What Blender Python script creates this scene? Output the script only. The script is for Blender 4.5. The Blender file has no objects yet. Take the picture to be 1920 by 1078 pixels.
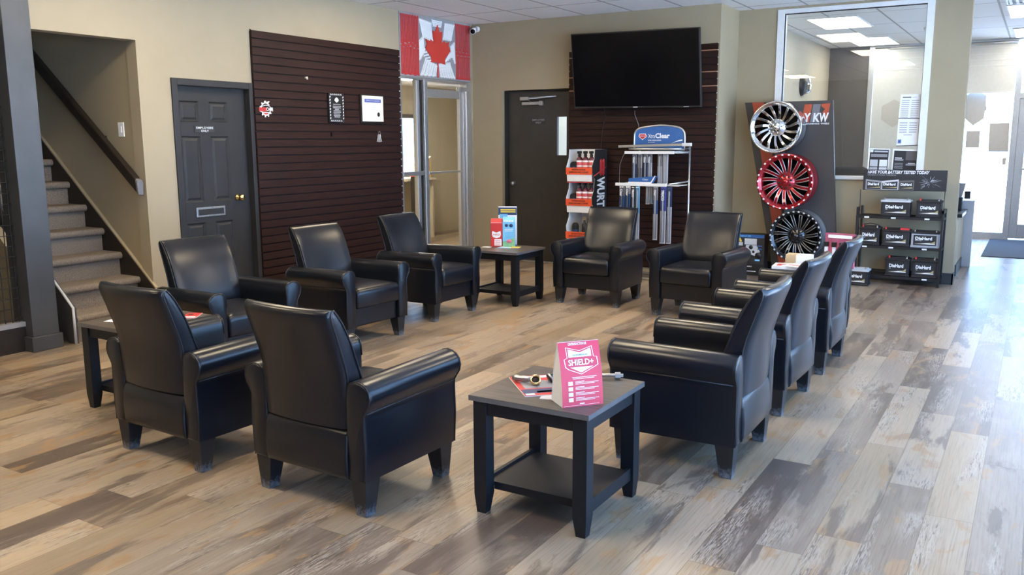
import bpy, bmesh, math, random
from mathutils import Matrix, Vector
random.seed(7)
C = bpy.context.scene.collection
SC = bpy.context.scene
PI = math.pi

# ------------------------------------------------------------------ camera
cam_d = bpy.data.cameras.new('camera')
cam = bpy.data.objects.new('camera', cam_d); C.objects.link(cam)
cam_d.sensor_width = 36.0; cam_d.lens = 36.0 * 1628.85 / 1920.0
cam_d.clip_start = 0.05; cam_d.clip_end = 300
RX = (0.8567868, 0.5156452, -0.0051373)
RY = (-0.0818277, 0.1457861, 0.9859263)
RZ = (0.5091371, -0.8443083, 0.1671016)
cam.matrix_world = Matrix(((RX[0], RY[0], RZ[0], 0), (RX[1], RY[1], RZ[1], 0), (RX[2], RY[2], RZ[2], 1.55), (0, 0, 0, 1)))
SC.camera = cam

# ------------------------------------------------------------------ colour management, world, lights
vs = SC.view_settings
SC.display_settings.display_device = 'sRGB'
vs.view_transform = 'Standard'; vs.look = 'None'; vs.gamma = 1.0; vs.use_curve_mapping = False
vs.exposure = 0.10
SKY = 8.5
LAMP = 22.0
wd = bpy.data.worlds.new('sky'); SC.world = wd; wd.use_nodes = True
wn = wd.node_tree.nodes; wl = wd.node_tree.links
wn.clear()
w_out = wn.new('ShaderNodeOutputWorld'); w_bg = wn.new('ShaderNodeBackground')
w_tc = wn.new('ShaderNodeTexCoord'); w_sep = wn.new('ShaderNodeSeparateXYZ'); w_cr = wn.new('ShaderNodeValToRGB')
wl.new(w_tc.outputs['Generated'], w_sep.inputs[0]); wl.new(w_sep.outputs['Z'], w_cr.inputs[0])
w_cr.color_ramp.elements[0].position = 0.0; w_cr.color_ramp.elements[0].color = (0.36, 0.62, 1.0, 1)
w_cr.color_ramp.elements[1].position = 0.6; w_cr.color_ramp.elements[1].color = (0.24, 0.48, 1.0, 1)
wl.new(w_cr.outputs[0], w_bg.inputs[0]); w_bg.inputs[1].default_value = SKY
wl.new(w_bg.outputs[0], w_out.inputs[0])
sun_d = bpy.data.lights.new('sun', 'SUN'); sun_d.energy = 62.0; sun_d.angle = 0.01; sun_d.color = (0.80, 0.90, 1.0)
sun = bpy.data.objects.new('sun', sun_d); C.objects.link(sun)
sun.rotation_euler = Vector((0.62, 0.34, -0.70)).to_track_quat('-Z', 'Y').to_euler(); sun.location = (-20, -12, 25)
try:
    SC.cycles.use_denoising = True
    SC.cycles.max_bounces = 8; SC.cycles.diffuse_bounces = 4; SC.cycles.glossy_bounces = 4
    SC.cycles.transparent_max_bounces = 12; SC.cycles.transmission_bounces = 4
    SC.cycles.sample_clamp_indirect = 40.0
    SC.cycles.caustics_reflective = False; SC.cycles.caustics_refractive = False
except Exception:
    pass

# ------------------------------------------------------------------ mesh helpers
WM = {}
class MB:
    def __init__(s): s.v = []; s.f = []; s.m = []; s.sm = []
    def add(s, vs_, fs, mat=0, smooth=False, M=None):
        b = len(s.v)
        for p in vs_:
            p = Vector(p)
            s.v.append(M @ p if M is not None else p)
        for f in fs:
            s.f.append([b + i for i in f]); s.m.append(mat); s.sm.append(smooth)
        return s
    def box(s, x0, x1, y0, y1, z0, z1, mat=0, M=None):
        if x0 > x1: x0, x1 = x1, x0
        if y0 > y1: y0, y1 = y1, y0
        if z0 > z1: z0, z1 = z1, z0
        v = [(x0,y0,z0),(x1,y0,z0),(x1,y1,z0),(x0,y1,z0),(x0,y0,z1),(x1,y0,z1),(x1,y1,z1),(x0,y1,z1)]
        return s.add(v, [(0,3,2,1),(4,5,6,7),(0,1,5,4),(1,2,6,5),(2,3,7,6),(3,0,4,7)], mat, False, M)
    def hexa(s, bot, top, mat=0, M=None):
        return s.add(list(bot) + list(top), [(0,3,2,1),(4,5,6,7),(0,1,5,4),(1,2,6,5),(2,3,7,6),(3,0,4,7)], mat, False, M)
    def prism(s, pts, a, b, axis='y', mat=0, M=None, smooth=False):
        # polygon outline pts (two coords) extruded between a and b along axis
        n = len(pts)
        def mk(p, h):
            return {'x': (h, p[0], p[1]), 'y': (p[0], h, p[1]), 'z': (p[0], p[1], h)}[axis]
        v = [mk(p, a) for p in pts] + [mk(p, b) for p in pts]
        fs = [list(range(n)), list(range(2*n-1, n-1, -1))]
        s.add(v, fs, mat, False, M)
        return s.add(v, [(i, n+i, n+(i+1) % n, (i+1) % n) for i in range(n)], mat, smooth, M)
    def loft(s, loops, mat=0, smooth=True, caps=True, M=None, closed=False):
        n = len(loops[0]); v = [p for l in loops for p in l]; fs = []
        k = len(loops)
        for j in range(k if closed else k - 1):
            a = j * n; b = ((j + 1) % k) * n
            for i in range(n):
                fs.append((a+i, a+(i+1) % n, b+(i+1) % n, b+i))
        if caps and not closed:
            fs.append(list(range(n-1, -1, -1))); fs.append(list(range((k-1)*n, k*n)))
        return s.add(v, fs, mat, smooth, M)
    def tube(s, path, r, n=8, mat=0, M=None, closed=False, smooth=True):
        P = [Vector(p) for p in path]; k = len(P); loops = []
        prev = None
        for i in range(k):
            if closed: t = P[(i+1) % k] - P[i-1]
            else: t = P[min(i+1, k-1)] - P[max(i-1, 0)]
            if t.length < 1e-9: t = Vector((0, 0, 1))
            t.normalize()
            if prev is None:
                up = Vector((0, 0, 1)) if abs(t.z) < 0.9 else Vector((1, 0, 0))
                u = t.cross(up).normalized()
            else:
                u = (prev - t * prev.dot(t))
                if u.length < 1e-6: u = t.orthogonal()
                u.normalize()
            prev = u; w = t.cross(u)
            rr = r[i] if isinstance(r, (list, tuple)) else r
            loops.append([P[i] + (u*math.cos(2*PI*j/n) + w*math.sin(2*PI*j/n)) * rr for j in range(n)])
        return s.loft(loops, mat, smooth, not closed, M, closed)
    def lathe(s, prof, n=32, mat=0, M=None, smooth=True, axis='z', caps=False):
        loops = []
        for r, h in prof:
            l = []
            for j in range(n):
                c, d = math.cos(2*PI*j/n)*r, math.sin(2*PI*j/n)*r
                l.append({'z': (c, d, h), 'y': (c, h, d), 'x': (h, c, d)}[axis])
            loops.append(l)
        return s.loft(loops, mat, smooth, caps, M)
    def cyl(s, p, q, r, n=16, mat=0, M=None):
        return s.tube([p, q], r, n, mat, M)
    def text(s, txt, o, u, v, h, mat=0, w=None, bold=0.0, shear=0.0, d=0.0006, align='l', M=None, tw=None):
        # lettering of cap height h from point o along u (reading direction) and v (up)
        V, F, x0, x1 = glyphs(txt, bold, shear)
        o = Vector(o); u = Vector(u).normalized(); v = Vector(v).normalized(); nn = u.cross(v)
        sc = h; sx = tw / max(x1 - x0, 1e-6) if tw else (sc if w is None else w)
        ofs = {'l': -x0, 'c': -(x0 + x1) / 2, 'r': -x1}[align]
        return s.add([o + u*((p[0]+ofs)*sx) + v*(p[1]*sc) + nn*(p[2]*d) for p in V], F, mat, False, M)
    def build(s, name, mats, parent=None, world=False, base=None, bev=0.0, seg=2, sharp=None):
        if not isinstance(mats, (list, tuple)): mats = [mats]
        off = Vector((0, 0, 0)); W = Matrix.Identity(4)
        me = bpy.data.meshes.new(name)
        o = bpy.data.objects.new(name, me); C.objects.link(o)
        verts = s.v
        if parent is not None:
            o.parent = parent
            W = WM[parent.name]
            if world:
                I = W.inverted(); verts = [I @ p for p in verts]
        elif base is not None:
            off = Vector(base); verts = [p - off for p in verts]; o.location = off
            W = Matrix.Translation(off)
        WM[o.name] = W
        me.from_pydata([tuple(p) for p in verts], [], s.f)
        for m in mats: me.materials.append(m)
        me.polygons.foreach_set('material_index', s.m)
        me.polygons.foreach_set('use_smooth', s.sm)
        bm = bmesh.new(); bm.from_mesh(me)
        bmesh.ops.recalc_face_normals(bm, faces=bm.faces)
        bm.to_mesh(me); bm.free()
        me.update()
        if sharp: me.set_sharp_from_angle(angle=math.radians(sharp))
        if bev > 0:
            md = o.modifiers.new('bevel', 'BEVEL'); md.width = bev; md.segments = seg
            md.limit_method = 'ANGLE'; md.angle_limit = math.radians(35)
        return o

_G = {}
def glyphs(txt, bold=0.0, shear=0.0):
    k = (txt, bold, shear)
    if k in _G: return _G[k]
    cu = bpy.data.curves.new('lettering', 'FONT')
    cu.body = txt; cu.size = 1.0; cu.offset = bold; cu.shear = shear; cu.extrude = 0.5; cu.resolution_u = 2
    o = bpy.data.objects.new('lettering', cu); C.objects.link(o)
    dg = bpy.context.evaluated_depsgraph_get(); dg.update()
    me = bpy.data.meshes.new_from_object(o.evaluated_get(dg))
    V = [tuple(v.co) for v in me.vertices]; F = [list(p.vertices) for p in me.polygons]
    bpy.data.objects.remove(o); bpy.data.curves.remove(cu); bpy.data.meshes.remove(me)
    sc = 1 / 0.70
    V = [(x*sc, y*sc, z + 0.5) for x, y, z in V]
    xs = [v[0] for v in V] or [0, 1]
    _G[k] = (V, F, min(xs), max(xs))
    return _G[k]

def T(o, label, cat, group=None):
    o['label'] = label; o['category'] = cat
    if group: o['group'] = group
    return o
def thing(name, label, cat, loc=(0, 0, 0), rz=0.0, group=None):
    o = bpy.data.objects.new(name, None); C.objects.link(o)
    o.location = loc; o.rotation_euler = (0, 0, rz); o.empty_display_size = 0.1
    WM[o.name] = Matrix.Translation(Vector(loc)) @ Matrix.Rotation(rz, 4, 'Z')
    return T(o, label, cat, group)
def struct(o):
    o['kind'] = 'structure'; return o
def sempty(name, loc):
    o = bpy.data.objects.new(name, None); C.objects.link(o); o.location = loc; o.empty_display_size = 0.1
    WM[o.name] = Matrix.Translation(Vector(loc)); return struct(o)
def dup(root, loc, rz, label=None, group=None):
    def cp(o, par):
        c = o.copy(); C.objects.link(c)
        if par is not None: c.parent = par
        for ch in list(o.children): cp(ch, c)
        return c
    r = cp(root, None); r.location = loc; r.rotation_euler = (0, 0, rz)
    if label: r['label'] = label
    if group: r['group'] = group
    return r

# ------------------------------------------------------------------ materials
def nt(name):
    m = bpy.data.materials.new(name); m.use_nodes = True
    t = m.node_tree; b = t.nodes['Principled BSDF']
    return m, t.nodes, t.links, b
def mat(name, col, rough=0.5, metal=0.0, var=0.0, scale=20.0, spec=0.5, coat=0.0, bump=0.0, bscale=None, emit=None, estr=0.0, alpha=None, rvar=0.0):
    m, n, l, b = nt(name)
    b.inputs['Base Color'].default_value = (*col, 1)
    b.inputs['Roughness'].default_value = rough; b.inputs['Metallic'].default_value = metal
    b.inputs['Specular IOR Level'].default_value = spec
    b.inputs['Coat Weight'].default_value = coat
    tc = n.new('ShaderNodeTexCoord')
    if var > 0 or rvar > 0:
        nz = n.new('ShaderNodeTexNoise'); nz.inputs['Scale'].default_value = scale; nz.inputs['Detail'].default_value = 4
        l.new(tc.outputs['Object'], nz.inputs['Vector'])
        if var > 0:
            cr = n.new('ShaderNodeValToRGB')
            cr.color_ramp.elements[0].position = 0.3; cr.color_ramp.elements[1].position = 0.7
            cr.color_ramp.elements[0].color = (*[c*(1-var) for c in col], 1)
            cr.color_ramp.elements[1].color = (*[min(1, c*(1+var)) for c in col], 1)
            l.new(nz.outputs['Fac'], cr.inputs[0]); l.new(cr.outputs[0], b.inputs['Base Color'])
        if rvar > 0:
            mr = n.new('ShaderNodeMapRange'); mr.inputs[3].default_value = rough - rvar; mr.inputs[4].default_value = rough + rvar
            l.new(nz.outputs['Fac'], mr.inputs[0]); l.new(mr.outputs[0], b.inputs['Roughness'])
    if bump > 0:
        nb = n.new('ShaderNodeTexNoise'); nb.inputs['Scale'].default_value = bscale or scale; nb.inputs['Detail'].default_value = 3
        bp = n.new('ShaderNodeBump'); bp.inputs['Strength'].default_value = bump; bp.inputs['Distance'].default_value = 0.002
        l.new(tc.outputs['Object'], nb.inputs['Vector']); l.new(nb.outputs['Fac'], bp.inputs['Height']); l.new(bp.outputs[0], b.inputs['Normal'])
    if emit:
        b.inputs['Emission Color'].default_value = (*emit, 1); b.inputs['Emission Strength'].default_value = estr
    return m
def glass(name, tint=(1, 1, 1), base=0.045, rough=0.0):
    m, n, l, b = nt(name); n.remove(b)
    out = n['Material Output']; mx = n.new('ShaderNodeMixShader'); tr = n.new('ShaderNodeBsdfTransparent'); gl = n.new('ShaderNodeBsdfGlossy')
    tr.inputs[0].default_value = (*tint, 1); gl.inputs['Roughness'].default_value = rough
    lw = n.new('ShaderNodeLayerWeight'); lw.inputs[0].default_value = 0.5
    p = n.new('ShaderNodeMath'); p.operation = 'POWER'; p.inputs[1].default_value = 4.0
    a = n.new('ShaderNodeMath'); a.operation = 'MULTIPLY_ADD'; a.inputs[1].default_value = 0.7; a.inputs[2].default_value = base
    l.new(lw.outputs['Facing'], p.inputs[0]); l.new(p.outputs[0], a.inputs[0]); l.new(a.outputs[0], mx.inputs[0])
    l.new(tr.outputs[0], mx.inputs[1]); l.new(gl.outputs[0], mx.inputs[2]); l.new(mx.outputs[0], out.inputs['Surface'])
    return m
def wood(name, c1, c2, rough=0.5, sx=1.0, sy=14.0, sz=14.0, spec=0.5):
    m, n, l, b = nt(name)
    tc = n.new('ShaderNodeTexCoord'); mp = n.new('ShaderNodeMapping'); mp.inputs['Scale'].default_value = (sx, sy, sz)
    nz = n.new('ShaderNodeTexNoise'); nz.inputs['Scale'].default_value = 4; nz.inputs['Detail'].default_value = 6; nz.inputs['Roughness'].default_value = 0.65
    cr = n.new('ShaderNodeValToRGB'); cr.color_ramp.elements[0].position = 0.35; cr.color_ramp.elements[1].position = 0.68
    cr.color_ramp.elements[0].color = (*c1, 1); cr.color_ramp.elements[1].color = (*c2, 1)
    l.new(tc.outputs['Object'], mp.inputs[0]); l.new(mp.outputs[0], nz.inputs['Vector']); l.new(nz.outputs['Fac'], cr.inputs[0])
    l.new(cr.outputs[0], b.inputs['Base Color']); b.inputs['Roughness'].default_value = rough; b.inputs['Specular IOR Level'].default_value = spec
    return m
def emis(name, col, st):
    m, n, l, b = nt(name); n.remove(b)
    e = n.new('ShaderNodeEmission'); e.inputs[0].default_value = (*col, 1); e.inputs[1].default_value = st
    l.new(e.outputs[0], n['Material Output'].inputs['Surface']); return m

def floor_material():
    m, n, l, b = nt('vinyl_plank_floor')
    def M(op, a, c=None, d=None):
        x = n.new('ShaderNodeMath'); x.operation = op
        for i, q in enumerate((a, c, d)):
            if q is None: continue
            if isinstance(q, (int, float)): x.inputs[i].default_value = q
            else: l.new(q, x.inputs[i])
        return x.outputs[0]
    geo = n.new('ShaderNodeNewGeometry'); sep = n.new('ShaderNodeSeparateXYZ'); l.new(geo.outputs['Position'], sep.inputs[0])
    X, Y = sep.outputs['X'], sep.outputs['Y']
    W, L = 0.178, 1.22
    xr = M('DIVIDE', M('ADD', X, 20.05), W); row = M('FLOOR', xr); fx = M('FRACT', xr)
    wn1 = n.new('ShaderNodeTexWhiteNoise'); wn1.noise_dimensions = '1D'; l.new(row, wn1.inputs['W'])
    yr = M('ADD', M('DIVIDE', M('ADD', Y, 20.0), L), M('MULTIPLY', wn1.outputs['Value'], 7.3))
    col = M('FLOOR', yr); fy = M('FRACT', yr)
    pid = M('ADD', M('MULTIPLY', row, 13.17), M('MULTIPLY', col, 7.91))
    wn2 = n.new('ShaderNodeTexWhiteNoise'); wn2.noise_dimensions = '1D'; l.new(pid, wn2.inputs['W'])
    wn3 = n.new('ShaderNodeTexWhiteNoise'); wn3.noise_dimensions = '1D'; l.new(M('ADD', pid, 311.7), wn3.inputs['W'])
    # plank-local coordinates, a different piece of the pattern for every plank
    cmb = n.new('ShaderNodeCombineXYZ')
    l.new(M('ADD', X, M('MULTIPLY', wn2.outputs['Value'], 37.0)), cmb.inputs[0]); l.new(M('ADD', Y, M('MULTIPLY', wn3.outputs['Value'], 53.0)), cmb.inputs[1]); l.new(pid, cmb.inputs[2])
    def noise(sx, sy, sc, det=5, rg=0.6, dist=0.0):
        mp = n.new('ShaderNodeMapping'); mp.inputs['Scale'].default_value = (sx, sy, 1); l.new(cmb.outputs[0], mp.inputs[0])
        z = n.new('ShaderNodeTexNoise'); z.inputs['Scale'].default_value = sc; z.inputs['Detail'].default_value = det; z.inputs['Roughness'].default_value = rg
        z.inputs['Distortion'].default_value = dist
        l.new(mp.outputs[0], z.inputs['Vector']); return z.outputs['Fac']
    def ramp(f, stops):
        r = n.new('ShaderNodeValToRGB'); e = r.color_ramp.elements
        while len(e) < len(stops): e.new(0.5)
        for i, (p, c) in enumerate(stops): e[i].position = p; e[i].color = (*c, 1)
        l.new(f, r.inputs[0]); return r.outputs[0]
    def mix(f, a, c, mode='MIX'):
        x = n.new('ShaderNodeMix'); x.data_type = 'RGBA'; x.blend_type = mode
        if isinstance(f, (int, float)): x.inputs[0].default_value = f
        else: l.new(f, x.inputs[0])
        for i, q in ((6, a), (7, c)):
            if isinstance(q, tuple): x.inputs[i].default_value = (*q, 1)
            else: l.new(q, x.inputs[i])
        return x.outputs[2]
    base = ramp(wn2.outputs['Value'], [(0.0, (0.150, 0.120, 0.100)), (0.15, (0.205, 0.165, 0.136)), (0.20, (0.36, 0.295, 0.225)), (0.40, (0.50, 0.405, 0.285)), (0.48, (0.285, 0.240, 0.202)), (0.60, (0.345, 0.297, 0.252)), (0.66, (0.61, 0.51, 0.37)), (0.88, (0.47, 0.41, 0.345)), (1.0, (0.28, 0.232, 0.195))])
    pale = ramp(noise(3.2, 0.7, 1.4, 6, 0.62, 0.5), [(0.47, (0, 0, 0)), (0.60, (1, 1, 1))])
    c0 = mix(M('MULTIPLY', pale, 0.45), base, (0.53, 0.465, 0.385))
    tan = ramp(noise(4.2, 1.7, 1.7, 7, 0.6, 0.5), [(0.57, (0, 0, 0)), (0.61, (1, 1, 1))])
    c1 = mix(M('MULTIPLY', tan, 0.75), c0, (0.49, 0.325, 0.18))
    dark = ramp(noise(3.4, 0.62, 1.25, 8, 0.62, 0.35), [(0.555, (0, 0, 0)), (0.595, (1, 1, 1))])
    c2 = mix(M('MULTIPLY', dark, 0.75), c1, (0.165, 0.135, 0.117))
    grain = noise(75.0, 1.6, 2.0, 6, 0.74)
    c3 = mix(1.0, c2, ramp(grain, [(0.32, (0.70, 0.69, 0.68)), (0.5, (1, 1, 1)), (0.70, (1.13, 1.13, 1.13))]), 'MULTIPLY')
    # worn white-washed patches with fine cathedral grain
    wash = ramp(noise(3.6, 0.8, 1.3, 6, 0.6, 0.5), [(0.52, (0, 0, 0)), (0.60, (1, 1, 1))])
    fine = ramp(noise(62.0, 4.2, 2.0, 4, 0.62, 1.6), [(0.47, (0, 0, 0)), (0.52, (1, 1, 1))])
    c4 = mix(M('MULTIPLY', M('MULTIPLY', wash, fine), 0.72), c3, (0.58, 0.54, 0.49))
    fine2 = ramp(noise(56.0, 3.6, 2.0, 4, 0.62, 1.8), [(0.41, (1, 1, 1)), (0.46, (0, 0, 0))])
    c5 = mix(M('MULTIPLY', M('MULTIPLY', wash, fine2), 0.75), c4, (0.10, 0.082, 0.072))
    gx = M('MINIMUM', fx, M('SUBTRACT', 1.0, fx)); gy = M('MINIMUM', fy, M('SUBTRACT', 1.0, fy))
    gap = M('MAXIMUM', M('LESS_THAN', gx, 0.0075), M('LESS_THAN', gy, 0.0012))
    c6 = mix(M('MULTIPLY', gap, 0.55), c5, (0.10, 0.08, 0.065))
    c6 = mix(1.0, c6, (0.70, 0.63, 0.55), 'MULTIPLY')
    l.new(c6, b.inputs['Base Color'])
    r = n.new('ShaderNodeMapRange'); r.inputs[3].default_value = 0.26; r.inputs[4].default_value = 0.40
    l.new(grain, r.inputs[0]); l.new(r.outputs[0], b.inputs['Roughness'])
    bp = n.new('ShaderNodeBump'); bp.inputs['Strength'].default_value = 0.12; bp.inputs['Distance'].default_value = 0.001
    l.new(M('SUBTRACT', grain, M('MULTIPLY', gap, 2.0)), bp.inputs['Height']); l.new(bp.outputs[0], b.inputs['Normal'])
    return m
def ceiling_material(name='ceiling_tile', ox=-5.995, oy=7.60, dx=0.607, dy=1.222):
    m, n, l, b = nt(name)
    def M(op, a, c=None):
        x = n.new('ShaderNodeMath'); x.operation = op
        for i, q in enumerate((a, c)):
            if q is None: continue
            if isinstance(q, (int, float)): x.inputs[i].default_value = q
            else: l.new(q, x.inputs[i])
        return x.outputs[0]
    geo = n.new('ShaderNodeNewGeometry'); sep = n.new('ShaderNodeSeparateXYZ'); l.new(geo.outputs['Position'], sep.inputs[0])
    fx = M('FRACT', M('DIVIDE', M('ADD', sep.outputs['X'], 60*dx - ox), dx)); fy = M('FRACT', M('DIVIDE', M('ADD', sep.outputs['Y'], 60*dy - oy), dy))
    gx = M('MINIMUM', fx, M('SUBTRACT', 1.0, fx)); gy = M('MINIMUM', fy, M('SUBTRACT', 1.0, fy))
    grid = M('MAXIMUM', M('LESS_THAN', gx, 0.012/dx), M('LESS_THAN', gy, 0.012/dy))
    nz = n.new('ShaderNodeTexNoise'); nz.inputs['Scale'].default_value = 140; nz.inputs['Detail'].default_value = 2
    l.new(geo.outputs['Position'], nz.inputs['Vector'])
    cr = n.new('ShaderNodeValToRGB'); cr.color_ramp.elements[0].position = 0.35; cr.color_ramp.elements[1].position = 0.5
    cr.color_ramp.elements[0].color = (0.78, 0.78, 0.78, 1); cr.color_ramp.elements[1].color = (0.88, 0.88, 0.88, 1)
    l.new(nz.outputs['Fac'], cr.inputs[0])
    x = n.new('ShaderNodeMix'); x.data_type = 'RGBA'; l.new(grid, x.inputs[0]); l.new(cr.outputs[0], x.inputs[6]); x.inputs[7].default_value = (0.42, 0.42, 0.43, 1)
    l.new(x.outputs[2], b.inputs['Base Color']); b.inputs['Roughness'].default_value = 0.9
    bp = n.new('ShaderNodeBump'); bp.inputs['Strength'].default_value = 0.4; bp.inputs['Distance'].default_value = 0.003
    l.new(M('SUBTRACT', nz.outputs['Fac'], grid), bp.inputs['Height']); l.new(bp.outputs[0], b.inputs['Normal'])
    return m

m_floor = floor_material()
m_ceil = ceiling_material()
m_wall = mat('beige_wall_paint', (0.350, 0.293, 0.202), 0.75, var=0.03, scale=3, bump=0.06, bscale=160, spec=0.3)
m_wall2 = mat('taupe_wall_paint', (0.350, 0.288, 0.188), 0.75, var=0.03, scale=3, bump=0.06, bscale=160, spec=0.3)
m_cream = mat('cream_wall_paint', (0.56, 0.50, 0.38), 0.75, var=0.03, scale=3, spec=0.3)
m_dgrey = mat('dark_grey_wall_paint', (0.115, 0.105, 0.098), 0.7, var=0.05, scale=4)
m_pillar = mat('charcoal_paint', (0.050, 0.052, 0.055), 0.42, var=0.12, scale=5)
m_door = mat('grey_door_paint', (0.026, 0.026, 0.027), 0.5, var=0.10, scale=6, spec=0.3)
m_door2 = mat('dark_brown_door_paint', (0.030, 0.026, 0.022), 0.45, var=0.15, scale=5)
m_basebd = mat('charcoal_baseboard', (0.035, 0.036, 0.038), 0.45, var=0.1, scale=8)
m_slat = wood('dark_brown_slat', (0.014, 0.005, 0.004), (0.033, 0.012, 0.008), 0.62, 0.8, 0.8, 30, 0.22)
m_groove = mat('slat_groove_shadow_gap', (0.006, 0.004, 0.004), 0.9, var=0.1)
m_insert = mat('copper_groove_insert', (0.45, 0.22, 0.12), 0.5, var=0.1)
m_leather = mat('black_leather', (0.0050, 0.0066, 0.0108), 0.275, var=0.08, scale=12, spec=0.42)
m_piping = mat('black_piping', (0.012, 0.012, 0.014), 0.33, var=0.1, scale=40)
def leg_material():
    m, n, l, b = nt('scuffed_black_leg')
    geo = n.new('ShaderNodeTexCoord'); sep = n.new('ShaderNodeSeparateXYZ'); l.new(geo.outputs['Object'], sep.inputs[0])
    nz = n.new('ShaderNodeTexNoise'); nz.inputs['Scale'].default_value = 55; nz.inputs['Detail'].default_value = 6; nz.inputs['Roughness'].default_value = 0.75
    l.new(geo.outputs['Object'], nz.inputs['Vector'])
    mr = n.new('ShaderNodeMapRange'); mr.inputs[1].default_value = 0.0; mr.inputs[2].default_value = 0.085; mr.inputs[3].default_value = 0.30; mr.inputs[4].default_value = -0.12
    l.new(sep.outputs['Z'], mr.inputs[0])
    a = n.new('ShaderNodeMath'); a.operation = 'ADD'; l.new(nz.outputs['Fac'], a.inputs[0]); l.new(mr.outputs[0], a.inputs[1])
    cr = n.new('ShaderNodeValToRGB'); cr.color_ramp.elements[0].position = 0.56; cr.color_ramp.elements[1].position = 0.86
    cr.color_ramp.elements[0].color = (0.011, 0.011, 0.012, 1); cr.color_ramp.elements[1].color = (0.16, 0.17, 0.19, 1)
    l.new(a.outputs[0], cr.inputs[0]); l.new(cr.outputs[0], b.inputs['Base Color']); b.inputs['Roughness'].default_value = 0.45
    return m
m_leg = leg_material()
m_blackwood = mat('black_laminate', (0.009, 0.010, 0.013), 0.42, var=0.1, scale=20, spec=0.3)
m_tabletop = wood('grey_brown_laminate', (0.058, 0.046, 0.038), (0.135, 0.112, 0.094), 0.33, 1.0, 16, 16)
m_tabedge = mat('grey_edge_band', (0.10, 0.095, 0.095), 0.4, var=0.08)
m_alu = mat('brushed_aluminium', (0.62, 0.63, 0.64), 0.34, 0.85, var=0.05, scale=40)
m_white = mat('white_paint', (0.80, 0.80, 0.79), 0.5, var=0.02)
m_wmetal = mat('white_enamel_metal', (0.75, 0.75, 0.73), 0.35, var=0.03)
m_paper = mat('white_paper', (0.82, 0.82, 0.82), 0.7, var=0.02)
m_black = mat('black_plastic', (0.012, 0.012, 0.013), 0.4, var=0.1)
m_matte = mat('matte_black', (0.010, 0.010, 0.010), 0.75, var=0.1)
m_screen = mat('glossy_black_screen', (0.003, 0.003, 0.004), 0.16, spec=0.10, var=0.1)
m_chrome = mat('chrome', (0.85, 0.86, 0.88), 0.10, 1.0, var=0.03)
m_silver = mat('silver_tube', (0.60, 0.61, 0.62), 0.30, 0.9, var=0.04)
m_steel = mat('worn_steel', (0.42, 0.41, 0.40), 0.35, 0.9, var=0.15, scale=60)
m_brass = mat('polished_brass', (0.80, 0.60, 0.28), 0.20, 1.0, var=0.05)
m_red = mat('bright_red_print', (0.55, 0.035, 0.035), 0.45, var=0.04)
m_redpaint = mat('candy_red_paint', (0.38, 0.012, 0.020), 0.16, 0.55, var=0.05, coat=0.6)
m_orange = mat('orange_red_print', (0.80, 0.10, 0.03), 0.5, var=0.04)
m_blue = mat('blue_print', (0.025, 0.11, 0.33), 0.45, var=0.08, scale=6)
m_lblue = mat('sky_blue_print', (0.18, 0.50, 0.78), 0.45, var=0.10, scale=14)
m_dblue = mat('navy_print', (0.02, 0.045, 0.13), 0.45, var=0.1)
m_grey = mat('mid_grey_print', (0.28, 0.28, 0.29), 0.5, var=0.05)
m_lgrey = mat('light_grey_print', (0.55, 0.56, 0.58), 0.5, var=0.05)
m_ink = mat('black_ink', (0.02, 0.02, 0.022), 0.5, var=0.05)
m_gold = mat('gold_print', (0.45, 0.36, 0.16), 0.45, var=0.2, scale=60)
m_yellow = mat('yellow_print', (0.75, 0.55, 0.06), 0.5, var=0.1)
m_pinkcard = mat('pink_card', (0.72, 0.16, 0.26), 0.5, var=0.05)
m_carpet = mat('grey_brown_carpet', (0.205, 0.168, 0.135), 0.95, var=0.38, scale=160, bump=0.9, bscale=240, spec=0.1)
m_stringer = mat('dark_brown_stringer', (0.018, 0.013, 0.010), 0.45, var=0.15)
m_rail = wood('dark_walnut_rail', (0.012, 0.008, 0.006), (0.026, 0.018, 0.013), 0.4)
m_rubber = mat('charcoal_floor_mat', (0.060, 0.065, 0.078), 0.9, var=0.25, scale=120, bump=0.6, bscale=200)
m_glass = glass('window_glass', (0.97, 0.985, 0.98), 0.06)
m_glass2 = glass('clear_glass', (0.97, 0.98, 0.98), 0.03)
m_acryl = glass('clear_acrylic', (0.95, 0.96, 0.98), 0.06)
m_blister = glass('clear_plastic_blister', (0.86, 0.88, 0.92), 0.16, 0.08)
m_shade = mat('grey_roller_shade', (0.72, 0.73, 0.70), 0.85, var=0.03)
m_snow = mat('bright_pavement', (0.78, 0.78, 0.78), 0.9, var=0.05, scale=2)
m_lamp = emis('lit_diffuser_warm', (1.0, 0.82, 0.56), LAMP)
m_lampw = emis('lit_diffuser', (1.0, 0.93, 0.82), LAMP*0.42)

m_decal = mat('grey_decal_film', (0.62, 0.60, 0.57), 0.7, var=0.03)
m_tent = mat('crimson_card', (0.62, 0.018, 0.055), 0.42, var=0.03)
# ================================================================== THE SETTING
XL, YT, YW, ZC, YS, XR = -6.389, 9.634, 10.30, 3.013, 15.38, 1.35
struct(MB().box(-10.2, XR + 0.2, -3.3, YS + 0.14, -0.10, 0.0).build('floor', m_floor))
struct(MB().box(-60, 60, -60, 90, -0.30, -0.16).build('ground', m_snow))
struct(MB().box(XL, XR + 0.2, -3.3, YS + 0.14, ZC, ZC + 0.12).build('ceiling', m_ceil))

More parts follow.
